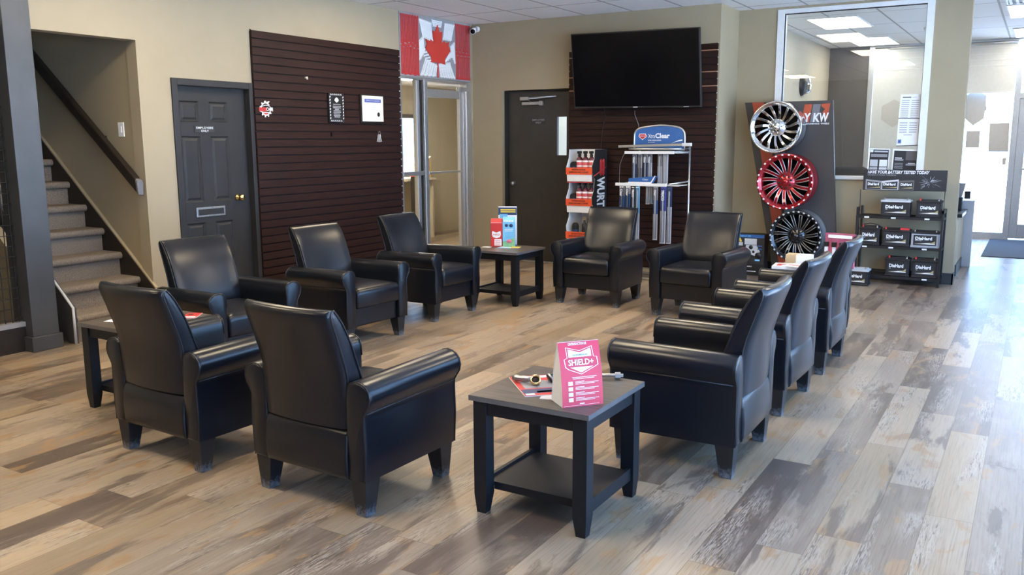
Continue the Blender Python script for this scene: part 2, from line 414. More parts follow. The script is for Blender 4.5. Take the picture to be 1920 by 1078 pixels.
b = MB()                                                   # left wall with its openings
X0 = XL - 0.13
b.box(X0, XL, -3.3, 2.30, 0, ZC); b.box(X0, XL, 2.30, 3.62, 2.37, ZC)
b.box(X0, XL, 3.62, 4.68, 2.37, ZC)
b.box(X0, XL, 4.68, 5.045, 0, ZC); b.box(X0, XL, 5.045, 5.845, 2.035, ZC)
b.box(X0, XL, 5.845, 8.10, 0, ZC); b.box(X0, XL, 8.10, 9.575, 2.285, ZC); b.box(X0, XL, 9.575, YT + 0.14, 0, ZC)
struct(b.build('wall_left', m_wall))
b = MB()
b.box(XL, -5.945, YT, YT + 0.14, 0, ZC); b.box(-5.945, -4.96, YT, YT + 0.14, 2.172, ZC); b.box(-4.96, -3.12, YT, YT + 0.14, 0, ZC)
b.box(-3.26, -3.12, YT + 0.14, YW + 0.12, 0, ZC)
struct(b.build('wall_back', m_wall2))
b = MB()
b.box(-3.12, -2.675, YW, YW + 0.12, 0, ZC); b.box(-1.063, -0.713, YW, YW + 0.12, 0, ZC)
b.box(-2.675, -1.063, YW, YW + 0.12, 0, 1.10); b.box(-2.675, -1.063, YW, YW + 0.12, 2.985, ZC)
struct(b.build('wall_window', m_wall2))
b = MB(); b.box(-3.24, -3.12, YW + 0.12, YS + 0.12, 0, ZC)
struct(b.build('wall_office', m_cream))
b = MB(); b.box(-3.24, -2.50, YS, YS + 0.12, 0, ZC)
struct(b.build('wall_storefront', m_dgrey))
struct(MB().box(-10.2, XR + 0.2, -3.3, -3.18, 0, ZC).build('wall_rear', m_dgrey))

# right wall: a run of big shop windows
b = MB()
b.box(XR, XR + 0.14, -3.3, 15.5, 0, 0.16); b.box(XR, XR + 0.14, -3.3, 15.5, 2.70, ZC)
for y0, y1 in ((-3.3, -1.2), (9.72, 15.5)): b.box(XR, XR + 0.14, y0, y1, 0.16, 2.70)
struct(b.build('wall_right', m_wall))
wi = sempty('window_4', (XR, 4.3, 0.16))
b = MB()
for i in range(8): b.box(XR + 0.02, XR + 0.10, -1.2 + i*1.56 - 0.03, -1.2 + i*1.56 + 0.03, 0.16, 2.70)
b.box(XR + 0.02, XR + 0.10, -1.2, 9.72, 0.16, 0.22); b.box(XR + 0.02, XR + 0.10, -1.2, 9.72, 2.64, 2.70)
b.build('window_frame', m_alu, wi, True)
MB().box(XR + 0.055, XR + 0.062, -1.2, 9.72, 0.22, 2.64).build('pane', m_glass2, wi, True)

# baseboards
struct(MB().box(XL, XL + 0.016, 4.69, 4.99, 0, 0.13).build('baseboard_left', m_basebd))
b = MB(); b.box(XL + 0.02, -5.95, YT - 0.016, YT, 0, 0.12); b.box(-3.14, -3.12 + 0.016, YT - 0.016, YW, 0, 0.12)
struct(b.build('baseboard_back', m_basebd))
b = MB(); b.box(-3.10, -0.70, YW - 0.016, YW, 0, 0.12); b.box(-0.713, -0.697, YW - 0.016, YW + 0.12, 0, 0.12)
struct(b.build('baseboard_window', m_basebd))

# charcoal pillar beside the stairs
b = MB(); b.box(-6.585, -6.352, 3.59, 3.795, 0.11, ZC); b.box(-6.602, -6.335, 3.572, 3.812, 0, 0.112)
o = struct(b.build('trim_1', m_pillar, bev=0.004)); o['label'] = 'charcoal painted square pillar beside the carpeted stairs'

# ------------------------------------------------------------------ interior window between waiting room and office
wi = sempty('window_1', (-1.87, YW, 1.10))
b = MB()
b.box(-2.675, -2.603, YW - 0.012, YW + 0.13, 1.10, 2.985); b.box(-1.135, -1.063, YW - 0.012, YW + 0.13, 1.10, 2.985)
b.box(-2.603, -1.135, YW - 0.012, YW + 0.13, 2.938, 2.985)
b.build('window_frame', m_wmetal, wi, True)
MB().box(-2.69, -1.05, YW - 0.03, YW + 0.14, 1.10, 1.137).build('window_sill', m_wmetal, wi, True, bev=0.004)
b = MB()
b.box(-2.603, -2.596, YW + 0.02, YW + 0.05, 1.137, 2.938); b.box(-1.142, -1.135, YW + 0.02, YW + 0.05, 1.137, 2.938); b.box(-2.596, -1.142, YW + 0.02, YW + 0.05, 2.931, 2.938)
b.build('gasket', m_matte, wi, True)
MB().box(-2.60, -1.138, YW + 0.032, YW + 0.038, 1.137, 2.935).build('pane', m_glass, wi, True)

# ------------------------------------------------------------------ storefront: window, door, roller shades, decals
wi = sempty('window_2', (-1.45, YS, 0))
b = MB()
for x0, x1 in ((-2.50, -2.42), (-1.16, -1.09), (-0.415, -0.335)): b.box(x0, x1, YS - 0.03, YS + 0.09, 0, ZC)
for x0, x1 in ((-2.42, -1.16), (-1.09, -0.415)): b.box(x0, x1, YS - 0.03, YS + 0.09, 0, 0.10); b.box(x0, x1, YS - 0.03, YS + 0.09, 2.95, ZC)
b.build('window_frame', m_alu, wi, True)
MB().box(-2.42, -1.16, YS + 0.03, YS + 0.036, 0.10, 2.95).build('pane', m_glass2, wi, True)
MB().box(-1.09, -0.415, YS + 0.03, YS + 0.036, 0.10, 2.95).build('pane', m_glass2, wi, True)
def shade(x0, x1, zb, label):
    t = thing('roller_shade', label, 'window shade', ((x0 + x1)/2, YS - 0.07, 2.95), 0, 'roller shades on the storefront')
    MB().box(x0, x1, YS - 0.068, YS - 0.062, zb, 2.93).build('fabric', m_shade, t, True)
    MB().cyl((x0, YS - 0.07, 2.955), (x1, YS - 0.07, 2.955), 0.025, 12).build('roller', m_alu, t, True)
    q = MB()
    for k in range(4): q.box(x0, x1, YS - 0.072, YS - 0.060, 2.62 + k*0.085, 2.632 + k*0.085)
    q.build('seam', m_white, t, True)
    MB().box(x0, x1, YS - 0.075, YS - 0.055, zb - 0.02, zb + 0.005).build('bottom_bar', m_white, t, True)
shade(-1.085, -0.42, 2.24, 'grey roller shade half lowered beside the entrance door')
shade(-2.41, -1.17, 0.95, 'grey roller shade lowered behind the interior office window')
def decal(name, pts, label):
    T(MB().prism(pts, YS + 0.022, YS + 0.028, 'y').build(name, m_decal, None, False, (sum(p[0] for p in pts)/len(pts), YS + 0.025, sum(p[1] for p in pts)/len(pts))), label, 'window decal', 'decals on the storefront glass')
decal('window_decal', [(-1.06, 2.20), (-0.93, 2.275), (-0.79, 2.19), (-0.785, 2.03), (-0.77, 2.02), (-0.77, 1.97), (-0.79, 1.96), (-0.80, 1.84), (-0.94, 1.735), (-1.06, 1.85)], 'grey shield shaped decal on the storefront glass under the shade')
decal('window_decal', [(-0.712, 1.765), (-0.448, 1.775), (-0.432, 1.34), (-0.70, 1.34)], 'large grey square decal on the storefront glass near the door')
decal('window_decal', [(-1.02, 1.655), (-0.835, 1.655), (-0.83, 1.40), (-1.02, 1.40)], 'small grey square decal on the storefront glass near the wall end')
decal('window_decal', [(-0.50, 1.24), (-0.45, 1.25), (-0.45, 1.14), (-0.50, 1.14)], 'tiny grey tag on the storefront glass beside the door frame')
T(MB().prism([(-2.26, 2.06), (-2.08, 2.16), (-1.90, 2.07), (-1.89, 1.86), (-2.08, 1.72), (-2.26, 1.85)], YS - 0.072, YS - 0.0685, 'y').build('decal_silhouette', mat('silhouette_taupe', (0.60, 0.58, 0.54), 0.8, var=0.03), None, False, (-2.08, YS - 0.07, 1.95)), 'painted grey silhouette of a window decal showing through the roller shade', 'emblem')  # flat shape painted as a decal's shadow showing through the fabric
dr = sempty('door_4', (0.1, YS, 0))
b = MB(); b.box(-0.335, -0.22, YS, YS + 0.05, 0.02, 2.13); b.box(0.62, 0.74, YS, YS + 0.05, 0.02, 2.13); b.box(-0.22, 0.62, YS, YS + 0.05, 2.03, 2.13); b.box(-0.22, 0.62, YS, YS + 0.05, 0.02, 0.24)
b.build('door_frame', m_alu, dr, True, bev=0.004)
MB().box(-0.22, 0.62, YS + 0.02, YS + 0.026, 0.24, 2.03).build('pane', m_glass2, dr, True)
MB().cyl((-0.24, YS - 0.05, 1.08), (0.64, YS - 0.05, 1.08), 0.015, 10).box(-0.25, -0.22, YS - 0.06, YS, 1.06, 1.10).box(0.62, 0.65, YS - 0.06, YS, 1.06, 1.10).build('push_bar', m_silver, dr, True)
MB().box(-0.28, -0.10, YS - 0.05, YS, 2.04, 2.09).build('door_closer', m_steel, dr, True, bev=0.005)
wi = sempty('window_3', (1.0, YS, 0))
b = MB(); b.box(0.74, 0.82, YS - 0.03, YS + 0.09, 0, ZC); b.box(XR - 0.06, XR, YS - 0.03, YS + 0.09, 0, ZC)
b.box(0.82, XR - 0.06, YS - 0.03, YS + 0.09, 0, 0.10); b.box(0.82, XR - 0.06, YS - 0.03, YS + 0.09, 2.95, ZC)
b.box(-0.335, 0.74, YS - 0.03, YS + 0.09, 2.13, 2.21); b.box(-0.335, 0.74, YS - 0.03, YS + 0.09, 2.95, ZC)
b.build('window_frame', m_alu, wi, True)
MB().box(0.82, XR - 0.06, YS + 0.03, YS + 0.036, 0.1, 2.95).build('pane', m_glass2, wi, True)
MB().box(-0.335, 0.74, YS + 0.03, YS + 0.036, 2.21, 2.95).build('pane', m_glass2, wi, True)

# ------------------------------------------------------------------ lights in the ceiling grid
def lamp(x, y, m, label, grp):
    t = thing('ceiling_light', label, 'ceiling light', (x, y, ZC), 0, grp)
    q = MB()
    q.box(x - 0.303, x + 0.303, y - 0.61, y - 0.575, ZC - 0.012, ZC); q.box(x - 0.303, x + 0.303, y + 0.575, y + 0.61, ZC - 0.012, ZC)
    q.box(x - 0.303, x - 0.288, y - 0.575, y + 0.575, ZC - 0.012, ZC); q.box(x + 0.288, x + 0.303, y - 0.575, y + 0.575, ZC - 0.012, ZC)
    q.build('frame', m_white, t, True)
    MB().box(x - 0.288, x + 0.288, y - 0.575, y + 0.575, ZC - 0.008, ZC - 0.002).build('diffuser', m, t, True)
lamp(-2.335, 12.04, m_lampw, 'lit rectangular ceiling panel in the office, nearer the interior window', 'office ceiling lights')
lamp(-2.335, 14.56, m_lampw, 'lit rectangular ceiling panel in the office, nearer the storefront', 'office ceiling lights')
lamp(-0.165, 12.12, m_lampw, 'lit rectangular ceiling panel over the entrance passage, nearer the camera', 'passage ceiling lights')
lamp(-0.165, 14.57, m_lampw, 'lit rectangular ceiling panel over the entrance passage, near the door', 'passage ceiling lights')
for x, y in ((-2.6, 6.9), (-2.6, 4.25), (-2.6, 1.6), (-5.1, 6.9), (-5.1, 4.25), (-5.1, 1.6), (-5.1, -1.05), (-0.165, 6.9)):  # left panel nearest the back wall and passage-side panel: unseen, added to warm walls
    lamp(x, y, m_lamp, 'lit rectangular ceiling panel of the waiting area, two of these unseen and added to warm the walls', 'waiting area ceiling lights, two of them added')
t = thing('ceiling_vent', 'white louvred grille in the ceiling before the passage light', 'vent', (-0.165, 10.82, ZC))
q = MB(); q.box(-0.46, 0.13, 10.45, 10.47, ZC - 0.015, ZC); q.box(-0.46, 0.13, 11.38, 11.40, ZC - 0.015, ZC); q.box(-0.46, -0.44, 10.45, 11.4, ZC - 0.015, ZC); q.box(0.11, 0.13, 10.45, 11.4, ZC - 0.015, ZC)
q.build('frame', m_white, t, True)
q = MB()
for k in range(9): q.box(-0.43 + k*0.062, -0.40 + k*0.062, 10.47, 11.38, ZC - 0.014, ZC - 0.002)
q.build('louvre', m_lgrey, t, True)
t = thing('smoke_detector', 'white round smoke detector on the office ceiling behind the window glass', 'smoke detector', (-1.42, 13.2, ZC))
MB().lathe([(0.0, ZC - 0.05), (0.05, ZC - 0.05), (0.065, ZC - 0.03), (0.07, ZC)], 20, M=Matrix.Translation((-1.42, 13.2, 0))).build('body', m_white, t, True)
MB().lathe([(0.0, ZC - 0.053), (0.03, ZC - 0.053), (0.032, ZC - 0.045)], 16, M=Matrix.Translation((-1.42, 13.2, 0))).build('sensor_cap', m_grey, t, True)

# ------------------------------------------------------------------ stairwell
struct(MB().box(-10.3, XL - 0.01, -3.3, 4.9, 5.12, 5.25).build('stair_roof_sunblock', m_ceil))  # unseen slab added to keep the sun out of the stairwell
struct(MB().box(-10.2, X0, 3.60, 3.70, 3.0, 5.12).build('stair_wall_sunblock', m_wall2))  # unseen wall added to block sun leaking in above the stairs
b = MB()
b.box(-10.2, X0, 4.69, 4.81, 0, 5.0); struct(b.build('wall_stair', m_wall2))
b = MB(); b.box(-10.2, -6.60, 3.80, 3.87, 0.0, 0.30)
b.prism([(-6.60, 0.30), (-10.2, 0.30), (-10.2, 3.42), (-6.60, 0.42)], 3.80, 3.87, 'y'); struct(b.build('wall_understair', m_wall))
struct(MB().box(-10.2, -10.08, -3.3, 4.81, 0, 5.0).build('wall_stairhead', m_wall2))
b = MB(); b.prism([(X0, 2.37), (X0, 2.45), (-10.2, 5.1), (-10.2, 5.0)], 3.70, 4.69, 'y'); b.box(-10.2, X0, -3.3, 3.75, 2.9, 3.0)
struct(b.build('trim_2', m_wall2))
st = thing('staircase', 'carpeted staircase climbing left behind the charcoal pillar', 'staircase', (-6.36, 4.28, 0))
XN, ZN, RUN, RISE = -6.318, 0.215, 0.224, 0.198
proto = None
for k in range(13):
    xn = XN - RUN*k; zt = ZN + RISE*k
    q = MB()
    r = 0.026
    prof = [(xn - RUN - 0.08, zt - RISE*1.0 - 0.02 if k else 0.0), (xn - 0.045, zt - RISE*1.0 - 0.0 if k else 0.0), (xn - 0.045, zt - 0.062)]
    for j in range(7):
        a = -PI/2 + PI*j/6
        prof.append((xn - r + math.cos(a)*r, zt - r - 0.004 + math.sin(a)*(r + 0.004)))
    prof.append((xn - RUN - 0.08, zt))
    q.prism(prof, 3.93, 4.668, 'y', smooth=False)
    q.build('step', m_carpet, st, True, sharp=40)
q = MB()
zz = lambda x: 0.331 + (-6.352 - x)*0.863
q.prism([(-6.352, 0.331), (-6.352, 0.0), (-6.42, 0.0), (-9.9, zz(-9.9) - 0.5), (-9.9, zz(-9.9))], 4.668, 4.689, 'y')
q.build('stringer', m_stringer, st, True)
q = MB(); q.prism([(-6.345, 0.335), (-6.345, 0.318), (-9.9, zz(-9.9) - 0.012), (-9.9, zz(-9.9) + 0.006)], 4.664, 4.690, 'y')
q.build('stringer_cap', m_wall2, st, True)
q = MB(); q.prism([(-6.325, 0.0), (-6.325, 0.285), (-6.40, 0.345), (-9.9, 3.36), (-9.9, 2.9), (-6.42, 0.0)], 3.905, 3.93, 'y')
q.build('skirt_board', m_pillar, st, True)
q = MB(); q.tube([(-6.318, 3.90, 0.0), (-6.318, 3.90, 0.288), (-6.40, 3.90, 0.36), (-6.75, 3.90, 0.66)], 0.011, 6)
q.build('edge_strip', m_lgrey, st, True)
h = thing('handrail', 'dark wooden handrail sloping up the stair side wall', 'handrail', (-6.45, 4.63, 1.2))
def rl(x): return 1.235 + (-6.40 - x)*0.822
q = MB()
q.loft([[(x, 4.605, rl(x)), (x, 4.655, rl(x)), (x, 4.66, rl(x) - 0.02), (x, 4.655, rl(x) - 0.115), (x, 4.605, rl(x) - 0.115), (x, 4.60, rl(x) - 0.02)] for x in (-6.42, -9.6)], 0, False)
q.build('rail', m_rail, h, True, bev=0.006)
q = MB(); q.loft([[(x, 4.606, rl(x) + 0.001), (x, 4.654, rl(x) + 0.001), (x, 4.66, rl(x) - 0.02), (x, 4.654, rl(x) - 0.114), (x, 4.606, rl(x) - 0.114), (x, 4.60, rl(x) - 0.02)] for x in (-6.395, -6.42)], 0, False)
q.build('end_cap', mat('dull_grey_cap', (0.13, 0.13, 0.135), 0.5, var=0.05), h, True, bev=0.004)
q = MB()
for x in (-6.9, -8.2, -9.3): q.box(x - 0.02, x + 0.02, 4.65, 4.692, rl(x) - 0.10, rl(x) - 0.04)
q.build('bracket', m_stringer, h, True)
t = thing('light_switch', 'white light switch on the stair side wall', 'light switch', (-6.67, 4.69, 1.655))
MB().box(-6.708, -6.634, 4.682, 4.691, 1.597, 1.715).build('plate', m_white, t, True, bev=0.002)
MB().box(-6.685, -6.657, 4.677, 4.684, 1.63, 1.682).build('rocker', m_paper, t, True, bev=0.002)

# wire mesh guard left of the pillar
g = thing('mesh_guard', 'black wire mesh guard panel left of the charcoal pillar', 'guard panel', (-6.47, 3.0, 0))
q = MB(); q.box(-6.50, -6.44, 2.30, 3.60, 0.0, 0.19); q.box(-6.50, -6.44, 2.30, 2.36, 0.19, 2.37); q.box(-6.50, -6.44, 2.36, 3.60, 2.30, 2.37)
q.build('frame', m_stringer, g, True)
MB().box(-6.505, -6.435, 2.36, 3.595, 0.19, 0.225).build('bottom_rail', m_grey, g, True)
q = MB()
k = 0
while 2.36 + k*0.0525 < 3.60: q.box(-6.473, -6.468, 2.36 + k*0.0525 - 0.0025, 2.36 + k*0.0525 + 0.0025, 0.225, 2.30); k += 1
k = 0
while 0.25 + k*0.078 < 2.30: q.box(-6.474, -6.467, 2.36, 3.595, 0.25 + k*0.078 - 0.0025, 0.25 + k*0.078 + 0.0025); k += 1
q.build('wire_mesh', m_matte, g, True)

# ------------------------------------------------------------------ grey six panel door
d1 = sempty('door_1', (XL, 5.445, 0)); d1['label'] = 'grey six panel door marked employees only, left of the large slatted panel'
xf = XL - 0.055                                                     # door face plane
P = [(5.107, 5.312, 1.723, 1.905), (5.425, 5.632, 1.723, 1.905), (5.107, 5.312, 1.015, 1.60), (5.425, 5.632, 1.015, 1.60), (5.107, 5.312, 0.24, 0.83), (5.425, 5.632, 0.24, 0.83)]
q = MB()
ys = [5.05, 5.107, 5.312, 5.425, 5.632, 5.84]
zs = [0.01, 0.24, 0.83, 1.015, 1.60, 1.723, 1.905, 2.03]
for i in range(5):
    for j in range(7):
        if i in (1, 3) and j in (1, 3, 5): continue
        q.box(xf - 0.04, xf, ys[i], ys[i+1], zs[j], zs[j+1])
for y0, y1, z0, z1 in P:
    def ring(d, x): return [(x, y0 + d, z0 + d), (x, y1 - d, z0 + d), (x, y1 - d, z1 - d), (x, y0 + d, z1 - d)]
    q.loft([ring(0, xf), ring(0.012, xf - 0.012), ring(0.022, xf - 0.012), ring(0.040, xf - 0.003)], 0, False, False)
    q.add(ring(0.040, xf - 0.003), [(0, 1, 2, 3)])
    q.box(xf - 0.04, xf - 0.02, y0, y1, z0, z1)
q.build('door_leaf', m_door, d1, True)
q = MB(); w = 0.055
q.box(XL - 0.12, XL + 0.016, 5.045 - w, 5.048, 0, 2.09); q.box(XL - 0.12, XL + 0.016, 5.842, 5.845 + 0.042, 0, 2.09); q.box(XL - 0.12, XL + 0.016, 5.048, 5.842, 2.032, 2.09)
q.build('door_frame', m_door, d1, True, bev=0.004)
q = MB(); q.lathe([(0.0, 0.0), (0.032, 0.0), (0.032, 0.008), (0.012, 0.014), (0.011, 0.035), (0.024, 0.042), (0.030, 0.056), (0.024, 0.070), (0.0, 0.074)], 20, axis='x', M=Matrix.Translation((xf, 5.70, 1.035)))
q.build('door_knob', m_brass, d1, True)
q = MB(); q.box(xf, xf + 0.008, 5.212, 5.536, 0.880, 0.968); ml = q.build('mail_slot', m_steel, d1, True, bev=0.003)
MB().box(xf + 0.006, xf + 0.013, 5.232, 5.516, 0.898, 0.950).build('flap', m_door, ml, True, bev=0.003)
q = MB(); q.box(xf, xf + 0.006, 5.249, 5.470, 1.632, 1.690); sg = q.build('door_sign', m_ink, d1, True, bev=0.0015)
q = MB(); q.text('EMPLOYEES', (xf + 0.0065, 5.36, 1.665), (0, 1, 0), (0, 0, 1), 0.018, tw=0.185, align='c', bold=0.01); q.text('ONLY', (xf + 0.0065, 5.36, 1.638), (0, 1, 0), (0, 0, 1), 0.018, tw=0.085, align='c', bold=0.01)
q.build('lettering', m_paper, sg, True)

# ------------------------------------------------------------------ dark door in the back wall
d2 = sempty('door_2', (-5.45, YT, 0)); d2['label'] = 'dark brown door with narrow window left of the television'
yf = YT + 0.10
q = MB(); q.box(-5.90, -5.20, yf, yf + 0.045, 0.005, 2.15); q.box(-5.066, -4.965, yf, yf + 0.045, 0.005, 2.15); q.box(-5.20, -5.066, yf, yf + 0.045, 0.005, 1.362); q.box(-5.20, -5.066, yf, yf + 0.045, 1.835, 2.15)
q.build('door_leaf', m_door2, d2, True)
MB().box(-5.20, -5.066, yf + 0.02, yf + 0.026, 1.362, 1.835).build('pane', m_glass2, d2, True)
q = MB(); q.box(-5.945, -5.90, YT + 0.06, YT + 0.14, 0, 2.172); q.box(-5.90, -4.96, YT + 0.06, YT + 0.14, 2.15, 2.172)
q.build('door_frame', m_matte, d2, True)
q = MB(); q.box(-5.68, -5.38, yf - 0.055, yf, 1.985, 2.025); q.box(-5.43, -5.385, yf - 0.06, yf, 1.975, 2.035)
cl = q.build('door_closer', m_steel, d2, True, bev=0.006)
q = MB(); q.tube([(-5.55, yf - 0.05, 2.03), (-5.62, yf - 0.09, 2.065), (-5.20, yf - 0.03, 2.085)], 0.010, 8); q.box(-5.68, -5.56, yf - 0.10, yf - 0.07, 2.045, 2.085)
q.build('closer_arm', m_steel, cl, True)
q = MB(); q.box(-5.573, -5.357, yf - 0.005, yf, 1.746, 1.822); sg = q.build('door_sign', m_ink, d2, True)
q = MB(); q.text('EMPLOYEES', (-5.465, yf - 0.0055, 1.79), (1, 0, 0), (0, 0, 1), 0.023, tw=0.18, align='c', bold=0.01); q.text('ONLY', (-5.465, yf - 0.0055, 1.756), (1, 0, 0), (0, 0, 1), 0.023, tw=0.085, align='c', bold=0.01)
q.build('lettering', m_grey, sg, True)
q = MB(); q.lathe([(0.0, -0.06), (0.024, -0.05), (0.028, -0.035), (0.012, -0.02), (0.03, -0.005), (0.03, 0.0)], 16, axis='y', M=Matrix.Translation((-5.83, yf, 1.0))); q.build('door_knob', m_steel, d2, True)
struct(MB().box(-5.95, -4.97, YT + 0.06, YT + 0.10, 0.0, 0.008).build('trim_3', m_alu))

# ------------------------------------------------------------------ glazed office door with sidelight, in the left wall
d3 = sempty('door_3', (XL, 8.99, 0)); d3['label'] = 'aluminium framed glass office door under the wrench flag'
xa, xb = XL - 0.09, XL + 0.012
q = MB(); q.box(xa, xb, 8.565, 8.635, 0, 2.285); q.box(xa, xb, 9.47, 9.575, 0, 2.285); q.box(xa, xb, 8.635, 9.47, 2.255, 2.285)
q.build('door_frame', m_alu, d3, True, bev=0.004)
xc, xd = XL - 0.065, XL - 0.020
q = MB(); q.box(xc, xd, 8.638, 8.66, 0.01, 2.17); q.box(xc, xd, 9.36, 9.45, 0.01, 2.17); q.box(xc, xd, 8.66, 9.36, 2.07, 2.17); q.box(xc, xd, 8.66, 9.36, 0.01, 0.20)
q.build('stile', m_alu, d3, True, bev=0.003)
MB().box(XL - 0.045, XL - 0.039, 8.66, 9.36, 0.20, 2.07).build('pane', m_glass2, d3, True)
MB().box(XL - 0.06, XL - 0.035, 8.64, 9.47, 2.175, 2.25).build('transom', m_glass2, d3, True)
q = MB(); q.box(xd, xd + 0.03, 8.645, 9.38, 1.148, 1.172); q.box(xd - 0.01, xd + 0.034, 8.635, 8.66, 1.14, 1.185); q.build('push_bar', m_alu, d3, True, bev=0.003)
q = MB(); q.box(xd, xd + 0.045, 9.28, 9.49, 2.165, 2.215); q.build('door_closer', m_alu, d3, True, bev=0.005)
w5 = sempty('window_5', (XL, 8.33, 0))
q = MB(); q.box(xa, xb, 8.10, 8.135, 0, 2.285); q.box(xa, xb, 8.135, 8.565, 2.262, 2.285); q.box(xa, xb, 8.135, 8.565, 1.138, 1.188); q.box(xa, xb, 8.135, 8.565, 0, 0.1)
q.box(xa, XL - 0.03, 8.47, 8.565, 0.1, 2.262)
q.build('window_frame', m_alu, w5, True, bev=0.003)
q = MB(); q.box(XL - 0.029, XL - 0.018, 8.528, 8.556, 0.1, 1.138); q.box(XL - 0.029, XL - 0.018, 8.528, 8.556, 1.188, 2.262); q.build('gasket', m_matte, w5, True)
MB().box(XL - 0.05, XL - 0.044, 8.135, 8.53, 1.188, 2.262).build('pane', m_glass2, w5, True)
MB().box(XL - 0.05, XL - 0.044, 8.135, 8.53, 0.10, 1.138).build('pane', m_glass2, w5, True)

# small office behind the glass door
b = MB()
b.box(-8.92, -8.80, 7.6, 10.90, 0, 2.6); b.box(-8.92, -8.80, 11.75, 13.6, 0, 2.6); b.box(-8.92, -8.80, 10.90, 11.75, 0, 0.95); b.box(-8.92, -8.80, 10.90, 11.75, 1.97, 2.6)
b.box(-8.92, X0, 13.5, 13.62, 0, 2.6); b.box(-8.92, X0, 7.5, 7.62, 0, 2.6); b.box(X0 - 0.01, X0 + 0.12, YT + 0.14, 13.62, 0, 2.6)
struct(b.build('wall_officeroom', m_cream))
struct(MB().box(-8.92, X0, 7.5, 13.62, 2.42, 2.54).build('trim_4', m_white))
w6 = sempty('window_6', (-8.80, 11.32, 0.95))
q = MB(); q.box(-8.86, -8.78, 10.90, 10.985, 0.95, 1.97); q.box(-8.86, -8.78, 11.67, 11.75, 0.95, 1.97); q.box(-8.86, -8.78, 10.985, 11.67, 1.91, 1.97); q.box(-8.86, -8.78, 10.985, 11.67, 0.95, 1.0)
q.build('window_frame', m_dgrey, w6, True)
MB().box(-8.84, -8.834, 10.985, 11.67, 1.0, 1.91).build('pane', m_glass2, w6, True)
t = thing('ceiling_light', 'unseen ceiling panel added to light the small office behind the glass door', 'ceiling light', (-7.6, 9.6, 2.42))
MB().box(-7.9, -7.3, 9.0, 10.2, 2.405, 2.42).build('frame', m_white, t, True); MB().box(-7.87, -7.33, 9.03, 10.17, 2.400, 2.404).build('diffuser', emis('added_fill_diffuser', (1.0, 0.88, 0.68), LAMP*2.0), t, True)  # made-up light source, brightens the room seen through the glass door
t = thing('desk', 'pale desk ledge under the small office window', 'desk', (-8.6, 11.3, 0))
q = MB(); q.box(-8.79, -8.35, 10.6, 11.5, 0.93, 0.965); q.build('desktop', m_cream, t, True)
for y in (10.62, 11.44): MB().box(-8.75, -8.40, y, y + 0.04, 0.0, 0.93).build('side_panel', m_cream, t, True)
t = T(MB().prism([(11.16, 0.967), (11.49, 0.967), (11.49, 1.30), (11.24, 1.18)], -8.62, -8.45, 'x').build('cardboard_box', mat('tan_cardboard', (0.60, 0.42, 0.20), 0.8, var=0.1), None, False, (-8.53, 11.4, 0.967)), 'tan cardboard box on the small office desk behind the sidelight', 'box')
t = thing('storage_box', 'dark box with orange lid below the sidelight rail in the small office', 'box', (-7.95, 10.55, 0.0))
MB().box(-8.05, -7.85, 10.42, 10.62, 0.0, 1.02).build('body', m_stringer, t, True, bev=0.01); MB().box(-8.06, -7.84, 10.41, 10.63, 1.02, 1.07).build('lid', m_orange, t, True, bev=0.008)
# what stands outside
o = struct(MB().prism([(2, -0.2), (6, 1.9), (12, 2.3), (20, 1.6), (26, -0.2)], -30, -24, 'x').build('hill', mat('hazy_blue_hill', (0.16, 0.22, 0.30), 0.9, var=0.2, scale=1)))
t = thing('shed', 'small white shed with a dark roof outside the narrow door window', 'building', (-7.6, 18, -0.16))
MB().box(-9.2, -6.9, 17.0, 19, -0.16, 1.35).build('wall', m_white, t, True)
MB().prism([(-9.5, 1.30), (-6.6, 1.30), (-8.05, 2.0)], 16.8, 19.2, 'y').build('roof', m_dgrey, t, True)
# ================================================================== ARMCHAIRS
def rrect(x0, x1, y0, y1, r, z, n=4, bow=0.0):
    pts = []
    for cx, cy, a0 in ((x1 - r, y1 - r, 0), (x0 + r, y1 - r, PI/2), (x0 + r, y0 + r, PI), (x1 - r, y0 + r, 1.5*PI)):
        for j in range(n + 1):
            a = a0 + PI/2*j/n
            pts.append((cx + math.cos(a)*r, cy + math.sin(a)*r, z))
    return pts
def backloop(yf, yr, z, hw=0.25, r=0.022):
    # plan outline of the backrest: bowed slightly backwards in the middle
    pts = []
    nx = 8
    bow = lambda x: -0.026*(1 - (x/hw)**2)
    def f(x): return (x, yf + bow(x), z)
    def k(x): return (x, yr + bow(x), z)
    e = min(r, (yf - yr)/2*0.9)
    front = [(-hw, yf - e, z), (-hw + e*0.3, yf - e*0.3, z)] + [f(-hw + e + (2*hw - 2*e)*i/nx) for i in range(nx + 1)] + [(hw - e*0.3, yf - e*0.3, z), (hw, yf - e, z)]
    rear = [(hw, yr + e, z), (hw - e*0.3, yr + e*0.3, z)] + [k(hw - e - (2*hw - 2*e)*i/nx) for i in range(nx + 1)] + [(-hw + e*0.3, yr + e*0.3, z), (-hw, yr + e, z)]
    return front + rear
